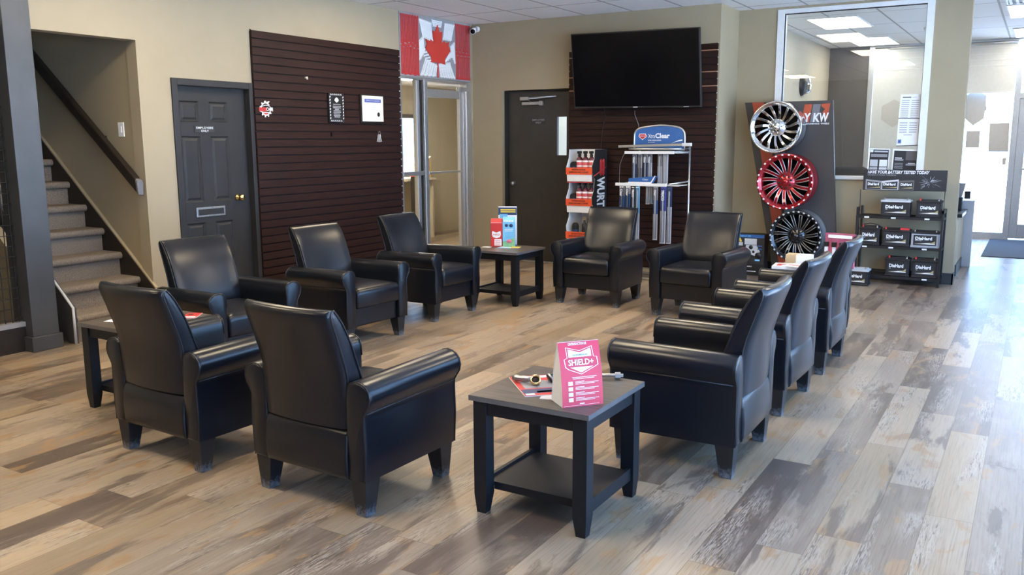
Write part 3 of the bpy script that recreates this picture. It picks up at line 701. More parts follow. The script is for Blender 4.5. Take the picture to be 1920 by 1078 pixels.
def make_chair(label):
    t = thing('armchair', label, 'armchair', (0, 0, 0), 0, 'black leather armchairs around the waiting area')
    # legs
    for sx in (-1, 1):
        for sy in (-1, 1):
            xo, yo = 0.318*sx, 0.2875*sy
            xt, yt = 0.330*sx, 0.2975*sy
            q = MB()
            bo = [(xo, yo), (xo - 0.056*sx, yo), (xo - 0.056*sx, yo - 0.056*sy), (xo, yo - 0.056*sy)]
            to = [(xt, yt), (xt - 0.092*sx, yt), (xt - 0.092*sx, yt - 0.092*sy), (xt, yt - 0.092*sy)]
            q.hexa([(x, y, 0.0) for x, y in bo], [(x, y, 0.165) for x, y in to]); q.build('leg', m_leg, t, bev=0.003)
    # seat base between the arms
    MB().box(-0.238, 0.238, -0.285, 0.288, 0.155, 0.298).build('seat_base', m_leather, t, bev=0.010, seg=3)
    q = MB(); loops = []
    for z, y in ((0.155, -0.298), (0.162, -0.310), (0.185, -0.316), (0.25, -0.318), (0.32, -0.312), (0.350, -0.305), (0.366, -0.297), (0.372, -0.285)): loops.append(rrect(-0.243, 0.243, y, -0.255, 0.012, z))
    q.loft(loops); q.build('rear_panel', m_leather, t, sharp=60)
    # seat cushion, crowned
    q = MB(); loops = []
    for z, d in ((0.298, 0.014), (0.304, 0.004), (0.32, 0.0), (0.405, 0.0), (0.428, 0.004), (0.442, 0.013), (0.451, 0.032)):
        loops.append(rrect(-0.236 + d, 0.236 - d, -0.16, 0.332 - d, 0.022, z))
    n = len(loops[0])
    for s, z in ((0.80, 0.460), (0.5, 0.467), (0.15, 0.470)): loops.append([(p[0]*s, 0.09 + (p[1] - 0.09)*s, z) for p in loops[6]])
    q.loft(loops); q.build('seat_cushion', m_leather, t)
    # backrest
    prof = [(0.375, -0.180, -0.299), (0.45, -0.165, -0.303), (0.52, -0.180, -0.307), (0.595, -0.206, -0.314), (0.656, -0.226, -0.328), (0.724, -0.250, -0.351), (0.79, -0.281, -0.373), (0.830, -0.304, -0.388), (0.852, -0.319, -0.394), (0.868, -0.331, -0.395), (0.880, -0.343, -0.390), (0.887, -0.356, -0.380)]
    q = MB(); q.loft([backloop(yf, yr, z) for z, yf, yr in prof]); q.build('backrest', m_leather, t, sharp=50)
    q = MB()
    for sx in (-1, 1):
        x = 0.2505*sx
        fr = [(x, yf - 0.016, z) for z, yf, yr in prof[1:-1]]; rr = [(x, yr + 0.016, z) for z, yf, yr in prof[:-1]]
        q.tube(fr + [(x, -0.362, 0.8865)] + rr[::-1], 0.0042, 6)
        q.build('piping', m_piping, t); q = MB()
    # armrests with a rolled top
    arm = [(0.238, 0.158), (0.330, 0.158), (0.338, 0.30), (0.334, 0.43), (0.336, 0.462), (0.350, 0.484), (0.366, 0.508), (0.372, 0.535), (0.367, 0.562), (0.350, 0.583), (0.326, 0.596), (0.298, 0.600), (0.270, 0.594), (0.250, 0.580), (0.240, 0.556), (0.237, 0.50), (0.237, 0.33)]
    cx, cz = 0.29, 0.40
    def sec(sx, y, d, sl):
        o = []
        for x, z in arm:
            v = Vector((x - cx, 0, z - cz)); L = v.length
            k = max(0.0, (L - d)/L)
            xx, z2 = cx + (x - cx)*(1 - d/0.07 if abs(x - cx) > 0 else 1), cz + (z - cz)*(1 - d/0.22)
            o.append((xx*sx, y, z2 + (sl if z2 > 0.44 else 0.0)))
        return o
    for sx in (-1, 1):
        q = MB()
        loops = [sec(sx, y, d, sl) for y, d, sl in ((-0.306, 0.012, -0.012), (-0.303, 0.005, -0.012), (-0.297, 0.001, -0.012), (-0.285, 0.0, -0.011), (0.0, 0.0, -0.004), (0.300, 0.0, 0.0), (0.311, 0.001, 0.0), (0.317, 0.005, 0.0), (0.320, 0.012, 0.0))]
        q.loft(loops); a = q.build('armrest', m_leather, t, sharp=60)
        q = MB(); pp = sec(sx, 0.316, 0.002, 0.0)
        q.tube(pp[1:16], 0.0040, 6); q.build('piping', m_piping, a); q = MB()
        pr = sec(sx, -0.301, 0.002, -0.012); q.tube(pr[1:15], 0.0035, 6)
        q.build('piping', m_piping, a)
        q = MB(); q.tube([(0.338*sx, -0.285, 0.452), (0.3375*sx, 0.0, 0.457), (0.3375*sx, 0.305, 0.460)], 0.0035, 6); q.build('seam', m_piping, a)
    return t
CH = [
 (-2.592, 2.900, -1.7, 'black leather armchair seen from behind, left of the table with the pink card'),
 (-3.590, 2.895, -2.6, 'black leather armchair seen from behind at far left, beside the table below the stairs'),
 (-4.690, 4.010, -95.0, 'black leather armchair in front of the grey panelled door, facing right'),
 (-4.620, 5.149, -93.4, 'black leather armchair in front of the large slatted wall panel, facing right'),
 (-4.658, 6.280, -90.8, 'black leather armchair facing right, nearest the glass office door'),
 (-3.593, 7.590, 182.2, 'black leather armchair facing the camera in front of the spray bottle display'),
 (-2.548, 7.475, 177.3, 'black leather armchair facing the camera in front of the wiper blade rack'),
 (-1.394, 4.090, 90.8, 'black leather armchair facing left, nearest right behind the table with the pink card'),
 (-1.418, 5.148, 88.6, 'black leather armchair facing left, middle of the right hand row of three'),
 (-1.408, 6.170, 89.9, 'black leather armchair facing left, farthest of the right hand row, nearest the battery rack')]
ch0 = make_chair(CH[0][3])
for i, (x, y, a, lb) in enumerate(CH):
    if i == 0: ch0.location = (x, y, 0); ch0.rotation_euler = (0, 0, math.radians(a))
    else: dup(ch0, (x, y, 0), math.radians(a), lb)

# ================================================================== SIDE TABLES
def make_table(label):
    t = thing('side_table', label, 'side table', (0, 0, 0), 0, 'black side tables with grey wood tops')
    q = MB(); q.box(-0.275, 0.275, -0.275, 0.275, 0.493, 0.515, 0); q.box(-0.2755, 0.2755, -0.2755, 0.2755, 0.4935, 0.5135, 1)
    q.build('tabletop', [m_tabletop, m_tabedge], t)
    for sx in (-1, 1):
        for sy in (-1, 1):
            q = MB(); xo, yo = 0.262*sx, 0.262*sy; w = 0.062
            def sq(i, j, z): return [(xo - i*sx, yo - i*sy, z), (xo - j*sx, yo - i*sy, z), (xo - j*sx, yo - j*sy, z), (xo - i*sx, yo - j*sy, z)]
            q.loft([sq(0.0, w, 0.493), sq(0.0, w, 0.085), sq(0.008, w - 0.012, 0.0)], 0, False)
            q.build('leg', m_blackwood, t, bev=0.002)
    q = MB()
    for s in (-1, 1): q.box(-0.20, 0.20, 0.252*s, 0.234*s, 0.433, 0.493); q.box(0.252*s, 0.234*s, -0.20, 0.20, 0.433, 0.493)
    q.build('apron', m_blackwood, t)
    q = MB(); q.box(-0.236, 0.236, -0.20, 0.20, 0.112, 0.128)
    for s in (-1, 1): q.box(0.250*s, 0.232*s, -0.20, 0.20, 0.085, 0.140); q.box(-0.20, 0.20, 0.20*s, 0.184*s, 0.095, 0.113)
    q.build('lower_shelf', m_blackwood, t)
    return t
tb0 = make_table('black side table in the foreground holding the pink tent card')
tb0.location = (-1.668, 3.145, 0)
dup(tb0, (-4.375, 7.163, 0), 0, 'black side table in the far left corner holding brochure boxes')
dup(tb0, (-4.462, 3.215, 0), 0, 'black side table at far left below the stairs, behind the armchairs')
dup(tb0, (-1.52, 7.26, 0), 0, 'black side table behind the right hand armchairs, under the magazines')
ZT = 0.516

# ---- things on the foreground table
def frame3(o, u, v):
    u = Vector(u).normalized(); v = Vector(v).normalized(); w = u.cross(v)
    return Matrix(((u.x, v.x, w.x, o[0]), (u.y, v.y, w.y, o[1]), (u.z, v.z, w.z, o[2]), (0, 0, 0, 1)))
A, B_, Dl = Vector((-1.520, 2.898, ZT)), Vector((-1.408, 3.032, ZT)), Vector((-1.617, 2.962, ZT))
u = (B_ - A).normalized(); back = (Dl - A); dp = back.length; nrm = Vector((u.y, -u.x, 0))   # nrm points at the viewer
wid = (B_ - A).length
tt = thing('tent_card', 'pink and white folded tent card standing on the foreground table', 'tent card', ((A + Dl)/2 + u*wid/2))
H_ = 0.25
def tentpt(s, h, face):
    # s along width, h along height; sides bow outward slightly
    bowv = 0.012*math.sin(PI*min(1, h/H_))
    base = A + u*s; mid = A - nrm*(dp/2) + u*s
    k = h/H_
    p = base.lerp(mid, k) + nrm*bowv if face else (A - nrm*dp + u*s).lerp(mid, k) - nrm*bowv
    return Vector((p.x, p.y, ZT + h + 0.0005))
for face in (True, False):
    q = MB(); N = 8
    outer = [tentpt(0, H_*i/N, face) for i in range(N + 1)]; outer2 = [tentpt(wid, H_*i/N, face) for i in range(N + 1)]
    d = nrm*(-0.0012 if face else 0.0012)
    for i in range(N):
        q.add([outer[i], outer2[i], outer2[i+1], outer[i+1]], [(0, 1, 2, 3)], 0, True)
        q.add([outer[i] + d, outer2[i] + d, outer2[i+1] + d, outer[i+1] + d], [(0, 3, 2, 1)], 1, True)
        q.add([outer[i], outer[i] + d, outer[i+1] + d, outer[i+1]], [(0, 1, 2, 3)], 1); q.add([outer2[i], outer2[i] + d, outer2[i+1] + d, outer2[i+1]], [(0, 3, 2, 1)], 1)
    q.build('printed_panel', [m_tent, m_paper], tt, True)
q = MB(); tri = [tentpt(0.002, H_*i/8, True) - nrm*0.002 for i in range(9)] + [tentpt(0.002, H_*(8 - i)/8, False) + nrm*0.002 for i in range(1, 9)]
q.add(tri + [p_ + u*0.001 for p_ in tri], [tuple(range(len(tri))), tuple(range(2*len(tri) - 1, len(tri) - 1, -1))])
q.build('side_flap', m_paper, tt, True)
def on_card(q, src, mat_i):
    # place flat artwork given as (s 0..1, h 0..1) polygons on the front face
    for poly in src:
        vs_ = [tentpt(wid*a, H_*c, True) + nrm*0.0012 for a, c in poly]
        q.add(vs_, [tuple(range(len(vs_)))], mat_i)
q = MB()
shield = [(0.17, 0.92), (0.50, 0.86), (0.82, 0.92), (0.84, 0.76), (0.92, 0.75), (0.93, 0.63), (0.84, 0.60), (0.50, 0.50), (0.20, 0.58), (0.12, 0.62), (0.10, 0.74), (0.18, 0.76)]
def sc_(p, s, cx=0.51, cy=0.71): return [(cx + (a - cx)*s, cy + (b_ - cy)*s) for a, b_ in p]
def ringq(p1, p2): return [[p1[i], p1[(i+1) % len(p1)], p2[(i+1) % len(p1)], p2[i]] for i in range(len(p1))]
on_card(q, ringq(shield, sc_(shield, 0.955)), 0)
on_card(q, [[(0.22, 0.89), (0.50, 0.83), (0.50, 0.765), (0.22, 0.765)], [(0.50, 0.83), (0.78, 0.89), (0.78, 0.765), (0.50, 0.765)], [(0.24, 0.615), (0.50, 0.53), (0.50, 0.615)], [(0.50, 0.53), (0.80, 0.615), (0.50, 0.615)]], 0)
for k, (a0, a1) in enumerate(((0.26, 0.86), (0.28, 0.80))): on_card(q, [[(a0, 0.465 - k*0.022), (a1, 0.465 - k*0.022), (a1, 0.457 - k*0.022), (a0, 0.457 - k*0.022)]], 0)
for k in range(4):
    z0 = 0.40 - k*0.085
    on_card(q, [[(0.16, z0), (0.27, z0), (0.27, z0 - 0.06), (0.16, z0 - 0.06)]], 0)
    for j, a1 in enumerate((0.55, 0.90, 0.80)): on_card(q, [[(0.33, z0 - j*0.02), (a1, z0 - j*0.02), (a1, z0 - 0.007 - j*0.02), (0.33, z0 - 0.007 - j*0.02)]], 0)
on_card(q, [[(0.42, 0.055), (0.54, 0.055), (0.54, 0.006 + 0.035), (0.42, 0.041)], [(0.03, 0.022), (0.90, 0.03), (0.90, 0.026), (0.03, 0.018)]], 0)
def tline(txt, s, h, hh, tw, m=0, align='c'):
    p = tentpt(wid*s, H_*h, True) + nrm*0.0014; vdir = tentpt(wid*s, H_*h + 0.01, True) - tentpt(wid*s, H_*h, True)
    q.text(txt, p, u, vdir, hh, m, tw=tw, bold=0.02, align=align)
tline("L'INTRODUCTION DE", 0.47, 0.945, 0.0095, 0.078)
tline('SHIELD+', 0.51, 0.645, 0.0225, 0.108)
q.build('printing', m_paper, tt, True)
q = MB(); tline('TRANSMISSION', 0.50, 0.785, 0.0065, 0.066); q.build('printing', m_grey, tt, True)
def mag(name, o, ang, w, h, th, m, label, deco, cat='magazine', grp=None):
    t = thing(name, label, cat, o, math.radians(ang), grp)
    q = MB(); q.box(0, w, 0, h, 0.0, th, 0); q.box(0.001, w - 0.001, 0.001, h - 0.001, th, th + 0.0006, 1); q.build('pages', [m_paper, m], t)
    if deco:
        q = MB(); ms = []
        for x0, x1, y0, y1, mm in deco:
            if mm not in ms: ms.append(mm)
            q.box(x0*w, x1*w, y0*h, y1*h, th + 0.0006, th + 0.0011, ms.index(mm))
        q.build('cover_print', ms, t)
    return t
mag('magazine', (-1.722, 2.955, ZT), 44, 0.21, 0.30, 0.004, m_red, 'red car magazine under the brass ring on the foreground table', [(0.05, 0.95, 0.86, 0.96, m_paper), (0.12, 0.80, 0.34, 0.70, m_grey), (0.02, 0.98, 0.10, 0.30, m_dblue), (0.30, 0.95, 0.12, 0.20, m_red), (0.40, 0.9, 0.14, 0.18, m_paper), (0.04, 0.22, 0.03, 0.10, m_paper)], grp='magazines on the foreground table')
mag('leaflet', (-1.66, 2.965, ZT - 0.0004), 20, 0.10, 0.14, 0.0012, m_lgrey, 'thin grey leaflet half under the red magazine on the foreground table', None, 'leaflet')
t = thing('brass_ring', 'brass and steel machine ring lying on the red magazine', 'machine part', (-1.80, 3.13, ZT + 0.006))
ax = Vector((0.35, -0.62, 0.62)).normalized(); ex = ax.orthogonal().normalized()
Mx = frame3((-1.765, 3.118, ZT + 0.0255), ex, ax.cross(ex))
MB().lathe([(0.017, -0.012), (0.022, -0.012), (0.0235, 0.0), (0.022, 0.012), (0.017, 0.012), (0.0155, 0.0), (0.017, -0.012)], 28, M=Mx).build('ring', m_brass, t, True)
MB().lathe([(0.0, -0.008), (0.016, -0.008), (0.016, 0.002), (0.008, 0.004), (0.0, 0.004)], 24, M=Mx).build('core', m_black, t, True)
Mx2 = Matrix.Translation((-1.835, 3.128, ZT + 0.0215)) @ Matrix.Rotation(0.15, 4, 'Z') @ Matrix.Rotation(PI/2, 4, 'Y')
q = MB(); q.lathe([(0.0, -0.045), (0.011, -0.045), (0.0145, -0.03), (0.011, -0.012), (0.0145, 0.005), (0.012, 0.025), (0.009, 0.045), (0.0, 0.045)], 16, M=Mx2); q.build('stem', m_steel, t, True)
t = thing('metal_bolt', 'steel bolt lying behind the pink tent card', 'bolt', (-1.535, 3.385, ZT))
Mx = Matrix.Translation((-1.575, 3.362, ZT + 0.016)) @ Matrix.Rotation(math.radians(28), 4, 'Z') @ Matrix.Rotation(PI/2, 4, 'Y')
MB().lathe([(0.0, -0.07), (0.008, -0.07), (0.008, 0.07)], 14, M=Mx).build('shank', m_steel, t, True)
MB().lathe([(0.009, 0.062), (0.0155, 0.062), (0.0155, 0.086), (0.008, 0.086), (0.008, 0.098), (0.0, 0.098)], 6, M=Mx, smooth=False).build('head', m_steel, t, True)
t = thing('valve_part', 'black metal valve part lying on the magazine left of the pink card', 'machine part', (-1.70, 3.20, ZT + 0.006))
Mx = Matrix.Translation((-1.715, 3.215, ZT + 0.034)) @ Matrix.Rotation(0.9, 4, 'Z') @ Matrix.Rotation(1.1, 4, 'Y')
MB().lathe([(0.0, -0.04), (0.024, -0.04), (0.024, -0.02), (0.012, -0.012), (0.012, 0.02), (0.02, 0.03), (0.0, 0.034)], 18, M=Mx).build('body', m_black, t, True)
MB().lathe([(0.0245, -0.036), (0.027, -0.032), (0.0245, -0.028)], 18, M=Mx).build('collar', m_steel, t, True)

# ---- far left corner table
t = thing('brochure_holder', 'clear brochure holder with a car magazine standing on the far corner table', 'brochure holder', (-4.487, 7.352, ZT), math.radians(24))
q = MB(); q.box(-0.10, 0.10, 0.06, 0.064, 0.0, 0.30); q.box(-0.10, 0.10, -0.03, 0.06, 0.0, 0.004); q.box(-0.10, 0.10, -0.034, -0.03, 0.0, 0.06); q.build('holder', m_acryl, t)
q = MB(); q.box(-0.092, 0.092, 0.045, 0.057, 0.006, 0.385, 0); q.box(-0.092, 0.092, 0.0435, 0.045, 0.30, 0.375, 1); q.box(-0.07, 0.08, 0.0425, 0.0435, 0.345, 0.358, 2); q.box(-0.07, 0.08, 0.0425, 0.0435, 0.325, 0.338, 2); q.box(-0.08, 0.0, 0.0425, 0.0435, 0.27, 0.31, 3)
q.build('magazine', [m_paper, m_dblue, m_yellow, m_lblue], t)
def carton(name, loc, rz, w, d, h, m, label, draw):
    t = thing(name, label, 'brochure box', loc, math.radians(rz), 'brochure boxes on the far corner table')
    q = MB(); q.box(-w/2, w/2, -d/2, d/2, 0, h*0.86, 0); q.hexa([(-w/2, -d/2 + 0.006, h*0.86), (w/2, -d/2 + 0.006, h*0.86), (w/2, d/2, h*0.86), (-w/2, d/2, h*0.86)], [(-w/2, d/2 - 0.02, h), (w/2, d/2 - 0.02, h), (w/2, d/2, h), (-w/2, d/2, h)], 0)
    q.build('carton', m, t, bev=0.002)
    draw(t, w, d, h); return t
def red_art(t, w, d, h):
    y = -d/2 - 0.0008
    q = MB(); q.prism([(-0.04, 0.155), (0.0, 0.14), (0.04, 0.155), (0.045, 0.12), (0.035, 0.095), (0.0, 0.085), (-0.035, 0.095), (-0.045, 0.12)], y - 0.0005, y, 'y'); q.box(-0.02, 0.05, y - 0.0006, y, 0.012, 0.075); q.box(-0.055, 0.055, y - 0.0006, y, h*0.85, h*0.86)
    q.build('emblem', m_paper, t)
    q = MB(); q.text('SHIELD', (0, y - 0.0008, 0.112), (1, 0, 0), (0, 0, 1), 0.016, 0, 0.016, bold=0.02, align='c')
    for k in range(4): q.box(-0.012, 0.042, y - 0.0012, y - 0.0006, 0.022 + k*0.012, 0.026 + k*0.012)
    q.build('lettering', m_red, t)
carton('brochure_box', (-4.535, 7.235, ZT), 24, 0.115, 0.05, 0.275, m_red, 'red brochure box with white emblem on the far corner table', red_art)
def blue_art(t, w, d, h):
    y = -d/2 - 0.0008
    q = MB(); q.prism([(-w/2, 0.0), (w/2, 0.0), (w/2, 0.09), (0.02, 0.075), (-w/2, 0.05)], y - 0.0004, y, 'y'); q.build('print', mat('green_print', (0.20, 0.42, 0.22), 0.5, var=0.2, scale=40), t)
    q = MB(); q.box(-0.04, 0.045, y - 0.0006, y, 0.17, 0.175); q.box(-0.04, 0.04, y - 0.0006, y, 0.155, 0.160)
    for k in range(6): q.box(-0.045 + k*0.016, -0.034 + k*0.016, y - 0.0006, y, 0.245, 0.262)
    q.build('print', m_paper, t)
    q = MB()
    for x, z, r in ((-0.02, 0.212, 0.016), (0.025, 0.21, 0.018)): q.lathe([(0.0, y - 0.0007), (r, y - 0.0007), (r, y)], 16, M=Matrix.Translation((x, 0, z)), axis='y')
    q.build('print', m_dblue, t)
    q = MB(); q.lathe([(0.0, y - 0.0012), (0.026, y - 0.0012), (0.026, y)], 18, M=Matrix.Translation((0.005, 0, 0.055)) @ Matrix.Diagonal((1, 1, 0.7, 1)), axis='y'); q.build('print', m_pinkcard, t)
carton('brochure_box', (-4.425, 7.285, ZT), 24, 0.118, 0.055, 0.29, m_lblue, 'sky blue brochure box beside the red one on the far corner table', blue_art)
mag('flyer', (-4.47, 7.13, ZT), 12, 0.14, 0.10, 0.0015, m_lblue, 'pale blue flyer lying in front of the blue brochure box', [(0.1, 0.9, 0.55, 0.85, m_paper)], 'flyer', 'flyers on the far corner table')
mag('flyer', (-4.345, 7.175, ZT + 0.0022), 20, 0.09, 0.11, 0.0015, m_yellow, 'yellow flyer lying on the far corner table', None, 'flyer', 'flyers on the far corner table')
mag('flyer', (-4.635, 7.11, ZT), 5, 0.09, 0.05, 0.0015, m_paper, 'small white card lying left on the far corner table', None, 'flyer', 'flyers on the far corner table')
# ---- left table
mag('paper_sheet', (-4.62, 3.03, ZT), 14, 0.20, 0.26, 0.001, m_paper, 'white paper sheet on the left side table', None, 'paper')
mag('leaflet', (-4.30, 3.31, ZT), 35, 0.09, 0.16, 0.002, m_red, 'small red leaflet on the left side table behind the armchair', [(0.1, 0.9, 0.1, 0.3, m_paper), (0.2, 0.5, 0.6, 0.8, m_ink)], 'leaflet')
# ---- right rear table
mag('magazine', (-1.79, 7.03, ZT), 6, 0.30, 0.22, 0.022, m_lgrey, 'stack of pale magazines at the front of the table behind the right armchairs', [(0.1, 0.6, 0.2, 0.7, m_red), (0.2, 0.8, 0.4, 0.6, m_paper)], grp='magazines on the right rear table')
mag('magazine', (-1.72, 7.06, ZT + 0.0235), -20, 0.18, 0.18, 0.006, m_paper, 'white folded magazine on the magazine stack behind the right armchairs', [(0.1, 0.9, 0.3, 0.5, m_red)], grp='magazines on the right rear table')
t = thing('card_box', 'open tan and white card box behind the magazines on the right rear table', 'box', (-1.66, 7.40, ZT))
MB().box(-1.755, -1.67, 7.33, 7.46, ZT, ZT + 0.085).build('side_panel', mat('tan_card', (0.55, 0.40, 0.22), 0.7, var=0.05), t, True); MB().box(-1.67, -1.555, 7.33, 7.46, ZT, ZT + 0.083).build('front_panel', m_paper, t, True)
t = thing('counter_display', 'pink counter display with white pens behind the farthest right armchair', 'display stand', (-1.35, 7.33, ZT), math.radians(-14))
q = MB(); q.box(-0.125, 0.125, 0.05, 0.058, 0.0, 0.275); q.build('back_card', m_pinkcard, t)
MB().box(-0.125, 0.125, -0.04, 0.05, 0.0, 0.01).build('acrylic_base', m_acryl, t); MB().box(-0.128, 0.128, 0.0455, 0.0495, 0.20, 0.283).build('acrylic_cover', m_acryl, t)
q = MB(); q.box(-0.10, 0.10, 0.044, 0.0455, 0.236, 0.262); q.build('print', m_paper, t)
for x in (-0.10, -0.035, 0.03, 0.09):
    p_ = MB().box(x - 0.012, x + 0.012, 0.010, 0.030, 0.01, 0.165).build('pen', m_white, t, bev=0.003)
    MB().box(x - 0.018, x + 0.018, 0.005, 0.035, 0.165, 0.205).build('cap', m_black, p_, bev=0.004)
# ================================================================== SLATTED WALL PANELS
def slat_panel(name, label, loc, axis, a0, a1, z1, face, th, lab_insert=None, inserts=()):
    t = thing(name, label, 'slatwall panel', loc)
    P_ = 0.0772
    q = MB()
    n = int(z1/P_)
    zb = z1 - n*P_
    def bx(q, u0, u1, d0, d1, z0, z2, m):
        if axis == 'y': q.box(XL + d0, XL + d1, u0, u1, z0, z2, m)
        else: q.box(u0, u1, YT - d1, YT - d0, z0, z2, m)
    bx(q, a0 + 0.001, a1 - 0.001, 0.0005, th*0.45, zb if zb > 0.02 else 0.02, z1 - 0.003, 1)
    for k in range(n):
        z0 = zb + k*P_
        bx(q, a0, a1, th*0.45, th, z0 + 0.0115, z0 + P_, 0)
    q.build('slats', [m_slat, m_groove], t, True)
    if inserts:
        q = MB()
        for z in inserts:
            k = round((z - zb)/P_)
            bx(q, a0 + 0.002, a1 - 0.002, th*0.45, th - 0.002, zb + k*P_ - 0.0005, zb + k*P_ + 0.0105, 0)
        q.build('groove_insert', m_insert, t, True)
    q = MB()
    for k in range(n + 1):
        z0 = zb + k*P_
        if z0 < 0.2: continue
        if axis == 'y': q.box(XL + th*0.45, XL + th*0.8, a0 - 0.006, a0, z0 + 0.0, z0 + 0.010); q.box(XL + th*0.3, XL + th*0.7, a1, a1 + 0.012, z0 - 0.002, z0 + 0.007, 1)
        else: q.box(a1 - 0.001, a1 + 0.004, YT - th*0.8, YT - th*0.4, z0, z0 + 0.008, 1)
    q.build('slot_end', [m_groove, m_white], t, True)
    return t
slat_panel('slatwall_panel', 'large dark brown slatted wall panel right of the grey panelled door', (XL, 7.0, 0), 'y', 5.892, 8.085, 2.570, 0, 0.030)
slat_panel('slatwall_panel', 'dark brown slatted wall panel behind the television', (-4.05, YT, 0), 'x', -4.970, -3.135, 2.592, 0, 0.030, inserts=(2.49, 2.25, 2.13))
xs = XL + 0.0305
def onwall(name, label, cat, y, z): return thing(name, label, cat, (xs, y, z))
# framed black plaque
t = onwall('wall_plaque', 'black framed award plaque with white lettering on the slatted panel, left of the certificate', 'plaque', 6.98, 1.89)
q = MB(); q.box(xs, xs + 0.028, 6.868, 7.092, 1.745, 2.042); q.build('board', m_black, t, True, bev=0.003)
q = MB()
for k in range(6): q.hexa(*[[(x, 6.895 + k*0.03, 2.020), (x, 6.907 + k*0.03, 2.020), (x, 6.901 + k*0.03, 2.034), (x, 6.889 + k*0.03, 2.034)] for x in (xs + 0.028, xs + 0.0292)]); q.hexa(*[[(x, 6.895 + k*0.03, 1.752), (x, 6.907 + k*0.03, 1.752), (x, 6.901 + k*0.03, 1.766), (x, 6.889 + k*0.03, 1.766)] for x in (xs + 0.028, xs + 0.0292)])
for k in range(8):
    for y in (6.876, 7.072): q.hexa(*[[(x, y, 1.775 + k*0.031), (x, y + 0.012, 1.781 + k*0.031), (x, y + 0.012, 1.797 + k*0.031), (x, y, 1.791 + k*0.031)] for x in (xs + 0.028, xs + 0.0292)])
q.build('border', m_paper, t, True)
q = MB(); e = xs + 0.029
q.prism([(6.955, 1.985), (6.98, 2.0), (7.005, 1.985), (7.012, 1.965), (6.98, 1.945), (6.948, 1.965)], xs + 0.028, e, 'x')
q.text('AWARD OF EXCELLENCE', (e, 6.98, 1.922), (0, 1, 0), (0, 0, 1), 0.010, tw=0.11, align='c')
for k, (w0, w1) in enumerate(((6.92, 7.045), (6.925, 7.04), (6.95, 7.01), (6.93, 7.035), (6.925, 7.04), (6.93, 7.025), (6.93, 7.03), (6.94, 7.025))): q.box(xs + 0.028, e, w0, w1, 1.905 - k*0.0155, 1.911 - k*0.0155)
q.build('lettering', m_lgrey, t, True)
# framed certificate
t = onwall('framed_certificate', 'black framed white certificate with a blue heading on the slatted panel', 'certificate', 7.56, 1.90)
MB().box(xs, xs + 0.024, 7.365, 7.748, 1.745, 2.050).build('frame', m_black, t, True, bev=0.003)
MB().box(xs + 0.020, xs + 0.0255, 7.385, 7.738, 1.762, 2.036).build('paper', mat('cream_paper', (0.80, 0.76, 0.66), 0.6, var=0.02), t, True)
MB().box(xs + 0.0255, xs + 0.0262, 7.425, 7.70, 1.965, 2.002).build('heading', mat('indigo_print', (0.06, 0.10, 0.38), 0.5, var=0.05), t, True)
q = MB(); e = xs + 0.0264
q.text('CERTIFICATE OF ACHIEVEMENT', (e, 7.5625, 1.977), (0, 1, 0), (0, 0, 1), 0.015, tw=0.235, align='c')
for k, (w0, w1) in enumerate(((7.50, 7.63), (7.47, 7.66), (7.49, 7.65), (7.52, 7.60))): q.box(xs + 0.0255, e, w0, w1, 1.935 - k*0.024, 1.940 - k*0.024)
q.build('lettering', m_lgrey, t, True)
q = MB(); q.lathe([(0, e), (0.024, e), (0.024, xs + 0.0255)], 20, axis='x', M=Matrix.Translation((0, 7.655, 1.838)) ); q.build('seal', m_ink, t, True)
# gear emblem sticker
t = onwall('gear_emblem', 'round white and red gear emblem sticker at the left edge of the slatted panel', 'emblem', 6.025, 1.855)
gy, gz = 6.022, 1.855
q = MB()
N = 28
for k in range(N):
    a0, a1 = 2*PI*k/N, 2*PI*(k+1)/N
    if 0.05 < (k + 0.5)/N < 0.12: continue
    q.hexa(*[[(x, gy + 0.062*math.cos(a0), gz + 0.062*math.sin(a0)), (x, gy + 0.062*math.cos(a1), gz + 0.062*math.sin(a1)), (x, gy + 0.052*math.cos(a1), gz + 0.052*math.sin(a1)), (x, gy + 0.052*math.cos(a0), gz + 0.052*math.sin(a0))] for x in (xs, xs + 0.002)])
for k in range(11):
    a = 2*PI*(k + 0.25)/11 + 1.0
    if 0.2 < (a % (2*PI)) < 0.95: continue
    c, s = math.cos(a), math.sin(a)
    q.hexa(*[[(x, gy + r*c - w*s, gz + r*s + w*c) for r, w in ((0.060, -0.009), (0.077, -0.006), (0.077, 0.006), (0.060, 0.009))] for x in (xs, xs + 0.002)])
q.tube([(xs + 0.001, gy - 0.045, gz + 0.024), (xs + 0.001, gy - 0.005, gz + 0.036), (xs + 0.001, gy + 0.04, gz + 0.03), (xs + 0.001, gy + 0.07, gz + 0.012)], 0.003, 5)
q.tube([(xs + 0.001, gy + 0.0, gz + 0.075), (xs + 0.001, gy + 0.02, gz + 0.045), (xs + 0.001, gy + 0.045, gz + 0.072)], 0.005, 5)
q.build('gear_ring', m_paper, t, True)
q = MB(); q.box(xs, xs + 0.003, gy - 0.085, gy + 0.012, gz - 0.022, gz + 0.014); q.prism([(gy - 0.045, gz - 0.035), (gy + 0.045, gz - 0.035), (gy + 0.02, gz - 0.052), (gy - 0.02, gz - 0.052)], xs, xs + 0.0015, 'x'); q.build('banner', m_red, t, True)
q = MB(); q.text('CARE', (xs + 0.0032, gy + 0.003, gz - 0.016), (0, 1, 0), (0, 0, 1), 0.030, tw=0.085, bold=0.03); q.box(xs, xs + 0.002, gy - 0.045, gy + 0.045, gz - 0.036, gz - 0.028); q.build('lettering', m_paper, t, True)
q = MB(); q.text('AUTO', (xs + 0.0032, gy - 0.080, gz - 0.014), (0, 1, 0), (0, 0, 1), 0.026, tw=0.075, bold=0.02); q.build('lettering', mat('dark_red_print', (0.30, 0.02, 0.02), 0.5, var=0.05), t, True)
